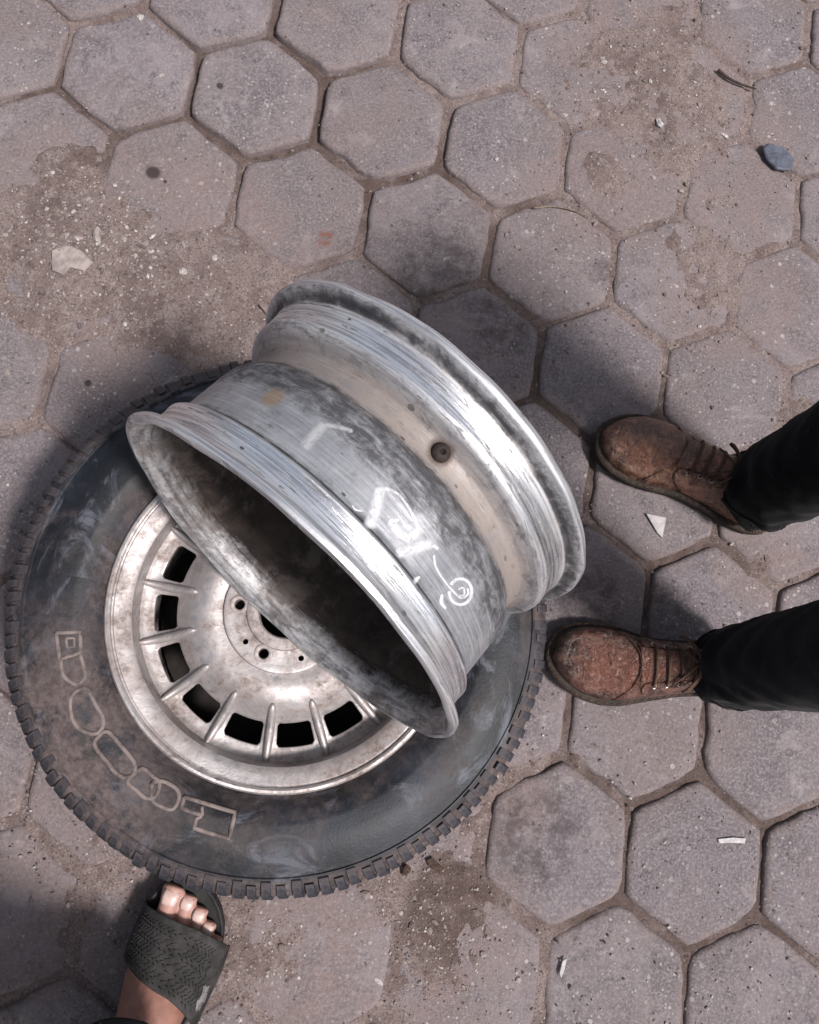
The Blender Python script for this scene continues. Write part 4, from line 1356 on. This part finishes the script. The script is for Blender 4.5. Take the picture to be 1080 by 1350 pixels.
def trouser_leg(name, c0, c1, rads, person, seed, squash=(1.0, 1.0), hem_tilt=(0, 0), yaw=0.0):
    """cloth tube from the hem c0 to the hip c1; rads: (height share, radius)"""
    n, m = 72, 90
    V = []; F = []
    ca, sa = math.cos(yaw), math.sin(yaw)
    for i in range(m):
        t = (i / (m - 1)) ** 1.7
        c = np.array(c0) * (1 - t) + np.array(c1) * t
        r0 = float(np.interp(t, [q[0] for q in rads], [q[1] for q in rads]))
        z = c[2]
        for k in range(n):
            a = 2 * math.pi * k / n
            fold = 0.085 * float(np.exp(-((t - 0.05) / 0.09) ** 2)) * math.sin(3 * a + 14 * t + seed) * math.sin(38 * t ** 0.8 + 2.2 * math.sin(a + seed))
            lump = 0.10 * float(vnoise(np.array([math.cos(a) * 1.6 + seed]), np.array([math.sin(a) * 1.6 + t * 9]), 9)[0])
            crs = 0.05 * float(fbm(np.array([math.cos(a) * 3.1 + seed + t * 6]), np.array([math.sin(a) * 3.1 + t * 34]), 31, 3)[0]) + 0.035 * math.sin(t * 75 + 3 * math.sin(a * 2 + seed) + 5 * math.cos(a)) * math.exp(-t / 0.22)
            rr_ = r0 * (1 + fold + lump + crs)
            lx, ly = rr_ * math.cos(a) * squash[0], rr_ * math.sin(a) * squash[1]
            dz = (hem_tilt[0] * math.cos(a) + hem_tilt[1] * math.sin(a)) * max(0, 1 - t / 0.15)
            V.append((c[0] + lx * ca - ly * sa, c[1] + lx * sa + ly * ca, z + dz))
    for i in range(m - 1):
        for k in range(n):
            F.append((i * n + k, i * n + (k + 1) % n, (i + 1) * n + (k + 1) % n, (i + 1) * n + k))
    V.append(tuple(c1)); b = len(V) - 1
    for k in range(n):
        F.append(((m - 1) * n + k, (m - 1) * n + (k + 1) % n, b))
    me = mesh_np(name, V, F)
    o = obj(name, me, MAT_TROUSER, person)
    md = o.modifiers.new('solid', 'SOLIDIFY'); md.thickness = 0.0025; md.offset = -1
    # turned-up hem with its row of stitches
    hr = 11
    HV = []
    for i in range(hr):
        t = (i / (m - 1)) ** 1.7
        c = np.array(c0) * (1 - t) + np.array(c1) * t
        for k in range(n):
            v_ = np.array(V[i * n + k]); d_ = v_ - c; d_[2] = 0
            HV.append(v_ + d_ / np.linalg.norm(d_) * 0.0012)
    HF = [(i * n + k, i * n + (k + 1) % n, (i + 1) * n + (k + 1) % n, (i + 1) * n + k) for i in range(hr - 1) for k in range(n)]
    h_ = obj('hem', mesh_np('hem', HV, HF), MAT_TROUSER, o)
    md = h_.modifiers.new('solid', 'SOLIDIFY'); md.thickness = 0.0012; md.offset = 1
    bm = bmesh.new()
    for k in range(n):
        a_ = Vector(HV[(hr - 2) * n + k]); b_ = Vector(HV[(hr - 2) * n + (k + 1) % n]); c_ = Vector((c0[0], c0[1], a_.z))
        e_ = (a_ - c_).normalized() * 0.0014
        tube_bm(bm, [a_ + e_, a_ + (b_ - a_) * 0.6 + e_], 0.0005, 5)
    obj('hem_stitching', bm_mesh('hem_stitching', bm), MAT_STITCH, o)
    return o


def pick(u, v, z):
    return np.array(un(u, v, z))


# standing person: two worn brown lace-up shoes under black trousers
feet = []
for (toe, heel) in (((719, 873), (990, 883)), ((790, 566), (1008, 690))):
    a, b = pick(*toe, 0.012), pick(*heel, 0.012)
    d = (a - b)[:2] / np.linalg.norm((a - b)[:2])
    feet.append((a, d))
LSH = 0.288
base = (feet[0][0] + feet[1][0]) / 2
person = thing('person', 'person in black trousers and worn brown lace-up shoes facing the loose rim', 'person', (0, 0, 0))
lea1 = mat_leather('worn_brown_leather', (0.150, 0.054, 0.036), (0.040, 0.017, 0.013), (0.29, 0.135, 0.095), 0.0)
lea2 = mat_leather('lit_scuffed_leather', (0.265, 0.102, 0.060), (0.085, 0.035, 0.023), (0.46, 0.235, 0.150), 3.1)  # same brown leather, its colour lightened so this shoe looks lit
shoes = []
for k, (a, d) in enumerate(feet):
    loc = (a[0] - d[0] * LSH, a[1] - d[1] * LSH, 0.0035)
    s = Shoe(LSH, 1 if k == 0 else -1).build(person, loc, math.atan2(d[1], d[0]), (lea1, lea2)[k], loop=(k == 1), seed=1.3 + 2.1 * k)
    shoes.append(s)
hipA = pick(966, 881, 0.085); hipB = pick(1004, 645, 0.085)
RADS = [(0, .060), (.04, .059), (.12, .062), (.30, .068), (.50, .078), (.75, .090), (1, .098)]
mid = (hipA + hipB) / 2
for k, (c, d) in enumerate(((hipA, feet[0][1]), (hipB, feet[1][1]))):
    top = np.array([c[0] + (mid[0] - c[0]) * 0.15 - 0.01, c[1] + (mid[1] - c[1]) * 0.15, 0.86])
    c0 = c.copy(); c0[2] = 0.066
    trouser_leg('trouser_leg', c0, top, RADS, person, 1.7 + 3 * k, (1.02, 0.90), (0.010, 0.0), math.atan2(d[1], d[0]))
# seat of the trousers joins the two legs above the picture
bm = bmesh.new(); rings = []
ydir = (hipB - hipA)[:2]; ydir /= np.linalg.norm(ydir); xdir = np.array([-ydir[1], ydir[0]])
for (z, ry, rx) in ((0.76, .10, .07), (0.80, .165, .105), (0.88, .180, .118), (0.98, .170, .112), (1.04, .158, .104)):
    rings.append([bm.verts.new((mid[0] + ydir[0] * ry * math.cos(q) + xdir[0] * rx * math.sin(q), mid[1] + ydir[1] * ry * math.cos(q) + xdir[1] * rx * math.sin(q), z)) for q in np.linspace(0, 2 * math.pi, 32, endpoint=False)])
for a, b in zip(rings[:-1], rings[1:]):
    for k in range(32):
        bm.faces.new((a[k], a[(k + 1) % 32], b[(k + 1) % 32], b[k]))
bm.faces.new(rings[0][::-1]); bm.faces.new(rings[-1])
obj('trouser_seat', bm_mesh('trouser_seat', bm), MAT_TROUSER, person)

# ---- second person: bare foot in a dark slide sandal
N = NT('skin')
pos = N.tc.outputs['Object']
sx = N.n('ShaderNodeSeparateXYZ'); N.l(pos, sx.inputs[0])
sk = N.mix(N.noise(pos, 60, 5, 0.6, 0.2, 0.35, 0.65), (0.235, 0.110, 0.080), (0.31, 0.155, 0.118))
sk = N.mix(N.ss(sx.outputs[0], 0.215, 0.255), sk, (0.46, 0.26, 0.22))          # paler toes
sk = N.mix(N.noise(pos, 140, 5, 0.7, 0, 0.55, 0.75), sk, (0.22, 0.105, 0.08))
MAT_SKIN = N.set(color=sk, rough=0.55, spec=0.35, sss=0.08, normal=N.bump(N.noise(N.scaled(pos, (2, 1, 1)), 260, 5, 0.7), 0.25, 0.0012))
MAT_NAIL = mat_plain('toenail', (0.60, 0.44, 0.40), 0.35, 0.1, 120, bump=0.1, spec=0.5)


def mat_strap():
    N = NT('dark_sandal_strap')
    pos = N.tc.outputs['Object']
    c = N.mix(N.noise(pos, 40, 6, 0.7, 0.2, 0.40, 0.66), (0.014, 0.013, 0.013), (0.044, 0.040, 0.039))
    return N.set(color=c, rough=0.72, spec=0.3, normal=N.bump(N.noise(pos, 320, 4, 0.7), 0.35, 0.0012))


MAT_STRAP = mat_strap()
MAT_SANDAL = mat_plain('dark_sandal_sole', (0.022, 0.021, 0.022), 0.7, 0.35, 60)
FT = pick(266, 1163, 0.03); FH = pick(172, 1408, 0.03)
fd = (FT - FH)[:2] / np.linalg.norm((FT - FH)[:2])
person2 = thing('person', 'person standing by the tyre with a bare foot in a dark slide sandal', 'person', (0, 0, 0))
LSD = 0.286
floc = (FT[0] - fd[0] * LSD, FT[1] - fd[1] * LSD, 0.0035)
fyaw = math.atan2(fd[1], fd[0])
# foot: y+ is the inner side (right foot)
bm = bmesh.new()
ZS = 0.026
secs = [(0.012, 0.018, 0.022, 0.030), (0.020, 0.028, 0.040, 0.0), (0.045, 0.032, 0.062, 0), (0.080, 0.034, 0.078, 0), (0.110, 0.036, 0.072, 0), (0.140, 0.040, 0.058, 0),
        (0.165, 0.044, 0.047, 0.0), (0.190, 0.047, 0.037, 0), (0.207, 0.047, 0.029, 0), (0.220, 0.042, 0.022, 0)]
rings = []
nn = 28
for (x, w, h, _) in secs:
    rings.append([bm.verts.new((x - 0.18 * w * math.cos(q) * (x > 0.15), 0.001 + w * math.copysign(abs(math.cos(q)) ** 0.85, math.cos(q)), ZS + (h * math.sin(q) if math.sin(q) > 0 else 0.012 * math.sin(q)) + 0.011))
                  for q in np.linspace(0, 2 * math.pi, nn, endpoint=False)])
for a, b in zip(rings[:-1], rings[1:]):
    for k in range(nn):
        bm.faces.new((a[k], a[(k + 1) % nn], b[(k + 1) % nn], b[k]))
bm.faces.new(rings[0][::-1]); bm.faces.new(rings[-1])
TOES = [(0.0275, 0.203, 0.276, 0.0130), (0.0060, 0.207, 0.271, 0.0100), (-0.0125, 0.202, 0.262, 0.0096), (-0.0285, 0.194, 0.250, 0.0090), (-0.0425, 0.184, 0.237, 0.0086)]
for (y, x0, x1, r_) in TOES:
    ln = x1 - x0
    pts_ = [(x0 - 0.02, y * 0.92, ZS + r_ + 0.010), (x0, y * 0.96, ZS + r_ + 0.0075), (x0 + ln * 0.40, y, ZS + r_ + 0.0065), (x0 + ln * 0.62, y, ZS + r_ + 0.0030), (x0 + ln * 0.84, y + 0.001, ZS + r_ + 0.0005), (x1 - 0.0035, y + 0.001, ZS + r_ * 0.95), (x1, y + 0.001, ZS + r_ * 0.9)]
    tube_bm(bm, smooth_path(pts_, 3), list(np.interp(np.linspace(0, 1, 19), [0, .35, .55, .72, .86, .95, 1], [r_ * 0.85, r_ * 0.88, r_ * 0.90, r_ * 1.08, r_ * 1.06, r_ * 0.72, r_ * 0.25])), 14)
# ankle and shin
tube_bm(bm, [(0.060, 0.0, ZS + 0.02), (0.058, 0.0, ZS + 0.06), (0.055, 0.002, ZS + 0.09), (0.048, 0.002, ZS + 0.14), (0.040, 0.0, ZS + 0.22), (0.03, 0.0, ZS + 0.34)],
        [0.034, 0.037, 0.035, 0.033, 0.041, 0.054], 20)
foot = obj('foot', bm_mesh('foot', bm), None, person2)
md = foot.modifiers.new('remesh', 'REMESH'); md.mode = 'VOXEL'; md.voxel_size = 0.0016
md = foot.modifiers.new('smooth', 'SMOOTH'); md.iterations = 5; md.factor = 0.5
apply_mods(foot)
foot.data.shade_smooth()
foot.data.materials.clear(); foot.data.materials.append(MAT_SKIN)
foot.location = floc; foot.rotation_euler = (0, 0, fyaw)
for (y, x0, x1, r_) in TOES:
    bm = bmesh.new()
    ln, wd = r_ * 1.15, r_ * 0.74
    g = []
    for i in range(7):
        row = []
        for k in range(7):
            s, q = i / 6 * 2 - 1, k / 6 * 2 - 1
            yy = q * wd * (1 - 0.18 * max(0, -s) ** 2) * (1 - 0.12 * max(0, s) ** 4)
            zz = r_ * 0.16 * (1 - (abs(q)) ** 2.2) - 0.0045 * (r_ / 0.0125) * max(0, s) ** 2 * 0.9 - 0.0009 * max(0, -s)
            row.append(bm.verts.new((x1 - r_ * 1.0 + s * ln * 0.62, y + 0.001 + yy, ZS + r_ * 1.98 + zz)))
        g.append(row)
    for i in range(6):
        for k in range(6):
            bm.faces.new((g[i][k], g[i + 1][k], g[i + 1][k + 1], g[i][k + 1]))
    o = obj('toenail', bm_mesh('toenail', bm), MAT_NAIL, foot)
    md = o.modifiers.new('solid', 'SOLIDIFY'); md.thickness = 0.0012; md.offset = 0

sandal = bpy.data.objects.new('sandal', None)
COL.objects.link(sandal); sandal.parent = person2; sandal.location = floc; sandal.rotation_euler = (0, 0, fyaw)
bm = bmesh.new()
tt = np.concatenate([np.linspace(0, .1, 8), np.linspace(.14, .86, 20), np.linspace(.88, 1, 12)])


def sw(t, side):
    return halfw(t, side) * (1.13 if t > 0.3 else 1.18)


pts = [(t * LSD, -(sw(t, 1) - 0.004 * t)) for t in tt] + [(t * LSD, sw(t, -1) + 0.004 * t) for t in tt[::-1]]
pts = np.array(pts); n = len(pts); cen = np.array([LSD * 0.5, 0])
rings = []
for (s, z) in ((0.97, 0.0), (1.0, 0.004), (0.985, 0.013), (1.0, 0.022), (1.0, 0.0285), (0.975, 0.0305), (0.94, 0.0285), (0.88, 0.0262)):
    rings.append([bm.verts.new((cen[0] + (p[0] - cen[0]) * (1 - (1 - s) * 0.35), p[1] * s, z + 0.006 * max(0, (p[0] / LSD - 0.8) / 0.2) ** 2)) for p in pts])
for a, b in zip(rings[:-1], rings[1:]):
    for k in range(n):
        bm.faces.new((a[k], a[(k + 1) % n], b[(k + 1) % n], b[k]))
bm.faces.new(rings[0][::-1]); bm.faces.new(rings[-1])
obj('sole', bm_mesh('sole', bm), MAT_SANDAL, sandal)


def strap_pt(s, q, off=0.0):
    """s 0 = outer edge .. 1 = inner edge over the foot, q 0 = rear .. 1 = front"""
    xr = 0.128 + 0.058 * s + 0.012 * math.sin(math.pi * s)
    xf = 0.228 + 0.018 * s + 0.006 * math.sin(math.pi * s)
    x = xr + (xf - xr) * q
    a = math.pi * s
    H = float(np.interp(x, [0.11, 0.14, 0.165, 0.19, 0.215, 0.24], [0.079, 0.069, 0.060, 0.052, 0.0445, 0.039])) + off
    w = float(np.interp(x, [0.1, 0.15, 0.2, 0.24], [0.050, 0.0545, 0.0590, 0.0575])) + off
    cy = math.cos(a)
    return Vector((x, -0.002 - w * math.copysign(abs(cy) ** 0.72, cy), 0.018 + (H - 0.0) * math.sin(a) ** 0.72 + 0.006))


V = []; F = []
ns, nq = 44, 16
for i in range(ns + 1):
    for k in range(nq + 1):
        V.append(strap_pt(i / ns, k / nq))
for i in range(ns):
    for k in range(nq):
        F.append((i * (nq + 1) + k, (i + 1) * (nq + 1) + k, (i + 1) * (nq + 1) + k + 1, i * (nq + 1) + k + 1))
st = obj('strap', mesh_np('strap', V, F), MAT_STRAP, sandal)
md = st.modifiers.new('solid', 'SOLIDIFY'); md.thickness = 0.0038; md.offset = 0
md = st.modifiers.new('bev', 'BEVEL'); md.width = 0.0012; md.segments = 2; md.limit_method = 'ANGLE'
# embossed basket-weave dashes on the strap
bm = bmesh.new()
er = random.Random(4)
for row in range(15):
    q0 = 0.08 + row * 0.056
    for k in range(18):
        s = 0.27 + 0.56 * (k + 0.5 * (row % 2)) / 18
        if s > 0.84 or er.random() < 0.12:
            continue
        dq = 0.020 if row % 4 < 2 else -0.020
        tube_bm(bm, [strap_pt(s, q0 - dq, 0.0020), strap_pt(s + 0.020, q0 + dq, 0.0020)], 0.0008, 5)
o = obj('embossed_pattern', bm_mesh('embossed_pattern', bm), MAT_STRAP, st)
# pale worn emblem patch on the outer side
V = []; F = []
for i in range(9):
    for k in range(9):
        s, q = i / 8, k / 8
        V.append(strap_pt(0.17 + 0.085 * s + 0.01 * math.sin(q * 9), 0.16 + 0.30 * q + 0.02 * math.sin(s * 7), 0.0024))
for i in range(8):
    for k in range(8):
        if (i, k) in ((0, 0), (7, 7), (0, 7), (7, 0)):
            continue
        F.append((i * 9 + k, (i + 1) * 9 + k, (i + 1) * 9 + k + 1, i * 9 + k + 1))
N = NT('worn_pale_print'); pos = N.tc.outputs['Object']
MAT_EMB = N.set(alpha=N.noise(pos, 160, 5, 0.75, 0, 0.28, 0.5), color=N.mix(N.noise(pos, 120, 5, 0.7, 0, 0.35, 0.65), (0.10, 0.095, 0.095), (0.22, 0.205, 0.21)), rough=0.8)
obj('emblem', mesh_np('emblem', V, F), MAT_EMB, st)
c0 = pick(120, 1470, 0.20)
LEG2 = (c0, fd)
trouser_leg('trouser_leg', (c0[0], c0[1], 0.200), (c0[0] - 0.02, c0[1] - 0.10, 0.86), [(0, .086), (.05, .083), (.2, .078), (.5, .080), (1, .10)], person2, 5.1, (1.0, 0.95), (0.0, 0.012), fyaw)


# the other foot stands further back, outside the picture
perp = np.array([-fd[1], fd[0]])
shift = perp * 0.25 - fd * 0.17
for src in [o for o in list(person2.children) if o.name.split('.')[0] in ('foot', 'sandal')]:
    cpy = src.copy(); COL.objects.link(cpy); cpy.parent = person2
    cpy.location = (src.location.x + shift[0], src.location.y + shift[1], src.location.z); cpy.scale = (1, -1, 1)
    for ch in list(src.children):
        c2 = ch.copy(); COL.objects.link(c2); c2.parent = cpy
        for g2 in list(ch.children):
            c3 = g2.copy(); COL.objects.link(c3); c3.parent = c2
trouser_leg('trouser_leg', (c0[0] + shift[0], c0[1] + shift[1], 0.20), (c0[0] + shift[0] * 0.8, c0[1] - 0.10 + shift[1] * 0.7, 0.86), [(0, .086), (.05, .083), (.2, .078), (.5, .080), (1, .10)], person2, 2.4, (1.0, 0.95), (0.0, 0.012), fyaw)
bm = bmesh.new(); rings = []
m2 = np.array([c0[0] - 0.02 + shift[0] * 0.4, c0[1] - 0.10 + shift[1] * 0.35])
for (z, ry, rx) in ((0.76, .10, .07), (0.80, .175, .115), (0.88, .190, .128), (0.98, .180, .120), (1.04, .165, .110)):
    rings.append([bm.verts.new((m2[0] + perp[0] * ry * math.cos(q) + fd[0] * rx * math.sin(q), m2[1] + perp[1] * ry * math.cos(q) + fd[1] * rx * math.sin(q), z)) for q in np.linspace(0, 2 * math.pi, 32, endpoint=False)])
for a, b in zip(rings[:-1], rings[1:]):
    for k in range(32):
        bm.faces.new((a[k], a[(k + 1) % 32], b[(k + 1) % 32], b[k]))
bm.faces.new(rings[0][::-1]); bm.faces.new(rings[-1])
obj('trouser_seat', bm_mesh('trouser_seat', bm), MAT_TROUSER, person2)


# ------------------------------------------------------------------ small loose things on the ground
def rest_z(u, v, z):
    p = un(u, v, 0.002)
    return max(z, float(soil_h(np.array([p[0]]), np.array([p[1]]))[0]) + 0.0006)


def shard(name, label, cat, poly, thick, mat, z=0.001, tilt=(0, 0), bev=0.0006):
    z = max(rest_z(u, v, z) for u, v in poly + [tuple(np.mean(poly, axis=0))])
    P_ = [un(u, v, z) for u, v in poly]
    c = np.mean(P_, axis=0)
    bm = bmesh.new()
    bot = [bm.verts.new((p[0] - c[0], p[1] - c[1], 0)) for p in P_]
    top = [bm.verts.new(((p[0] - c[0]) * 0.95, (p[1] - c[1]) * 0.95, thick * (0.85 + 0.3 * random.random()))) for p in P_]
    n = len(P_)
    bm.faces.new(bot[::-1]); bm.faces.new(top)
    for k in range(n):
        bm.faces.new((bot[k], bot[(k + 1) % n], top[(k + 1) % n], top[k]))
    bmesh.ops.bevel(bm, geom=list(bm.edges), offset=bev, segments=1, affect='EDGES')
    o = obj(name, bm_mesh(name, bm, False), mat)
    o.location = (c[0], c[1], z); o.rotation_euler = (tilt[0], tilt[1], 0)
    return tag(o, label, cat)


def lump(name, label, cat, u, v, size, mat, z=0.001, seed=0):
    z = rest_z(u, v, z)
    p = un(u, v, z)
    bm = bmesh.new(); bmesh.ops.create_icosphere(bm, subdivisions=3, radius=1.0)
    r = random.Random(seed); ph_ = [r.uniform(0, 6) for _ in range(6)]
    for w in bm.verts:
        d = 1 + 0.16 * math.sin(3 * w.co.x + ph_[0]) + 0.14 * math.sin(4 * w.co.y + ph_[1]) + 0.10 * math.sin(6 * w.co.z + 5 * w.co.x + ph_[2]) + r.uniform(-.05, .05)
        w.co = Vector((w.co.x * size[0] * d, w.co.y * size[1] * d, max(w.co.z, -0.5) * size[2] * d))
    o = obj(name, bm_mesh(name, bm, False), mat)
    o.location = (p[0], p[1], z + size[2] * 0.4); o.rotation_euler = (0, 0, r.uniform(0, 3))
    return tag(o, label, cat)


def twig(name, label, pts, r0, mat, z=0.003):
    bm = bmesh.new()
    P_ = smooth_path([un(u, v, rest_z(u, v, z) + r0 * 0.5) for u, v in pts], 6)
    tube_bm(bm, P_, list(np.linspace(r0, r0 * 0.5, len(P_))), 7)
    o = obj(name, bm_mesh(name, bm), mat)
    return tag(o, label, 'twig')


MAT_WHITE = mat_plain('white_ceramic', (0.44, 0.42, 0.42), 0.6, 0.18, 160)
MAT_PLAST = mat_plain('pale_plaster', (0.31, 0.265, 0.25), 0.92, 0.25, 70, bump=0.6)
MAT_TWIG = mat_plain('dark_twig', (0.055, 0.036, 0.030), 0.9, 0.4, 200)
MAT_STRAW = mat_plain('dry_stalk', (0.20, 0.155, 0.12), 0.9, 0.35, 200)
MAT_CLOD = mat_plain('dark_clod', (0.060, 0.038, 0.030), 0.95, 0.4, 150, bump=0.6)
MAT_BLUE = mat_plain('blue_grey_plastic', (0.085, 0.093, 0.122), 0.5, 0.35, 90)

shard('tile_shard', 'white triangular tile shard lying between the two brown shoes', 'shard', [(850, 677), (878, 682), (873, 710), (866, 703)], 0.0032, MAT_WHITE, 0.0022, (0.03, 0.05))
shard('paper_sliver', 'thin flat white sliver lying on an open paver away from the shoes', 'sliver', [(946, 1106), (966, 1104), (984, 1105), (982, 1112), (962, 1111), (948, 1112)], 0.0012, MAT_WHITE, 0.0022, bev=0.0003)
shard('chip', 'narrow pale chip lying on a paver right beside a joint', 'chip', [(737, 1283), (741, 1266), (747, 1262), (744, 1278), (739, 1290)], 0.0025, MAT_WHITE, 0.0018, bev=0.0005)
shard('plaster_flake', 'broad flat pale plaster flake on the gritty soil drift', 'flake', [(68, 330), (88, 323), (108, 330), (124, 346), (112, 358), (92, 352), (84, 364), (68, 356)], 0.0025, MAT_PLAST, 0.0062, bev=0.0006)
shard('brown_leaf_scrap', 'flat dark brown leaf scrap beside the tyre tread', 'leaf', [(562, 1134), (570, 1130), (586, 1146), (580, 1152), (566, 1143)], 0.0012, MAT_CLOD, 0.0040, bev=0.0003)
lump('pebble', 'elongated pale pebble on the gritty soil drift', 'pebble', 128, 311, (0.0065, 0.010, 0.006), MAT_PLAST, 0.004, 1)
lump('clod', 'small black clod of dirt beside the tyre tread', 'clod', 535, 1147, (0.0065, 0.0055, 0.004), MAT_CLOD, 0.003, 2)
lump('white_pebble', 'small white pebble on the dusty pavers near the dark twig', 'pebble', 869, 163, (0.006, 0.0075, 0.004), MAT_WHITE, 0.003, 3)
twig('twig', 'short dark bent twig lying on the dusty pavers', [(947, 92), (958, 101), (975, 110), (997, 117)], 0.0030, MAT_TWIG, 0.006)
twig('dry_stalk', 'curved dry brown stalk lying across a paver joint', [(704, 274), (728, 272), (752, 276), (776, 285)], 0.0018, MAT_STRAW, 0.004)
twig('thin_stem', 'hair-thin dark stem in the sand beside the loose rim', [(341, 402), (350, 412), (360, 424)], 0.0009, MAT_TWIG, 0.008)

# blue-grey flat piece of broken plastic at the edge of the yard
shard('plastic_plate', 'flat blue-grey plastic plate with a dark edge lying on the sandy pavers', 'plastic', [(1003, 197), (1009, 191), (1030, 195), (1047, 211), (1041, 227), (1022, 225), (1008, 212)], 0.007, MAT_BLUE, 0.004, (0.0, 0.05), 0.0018)
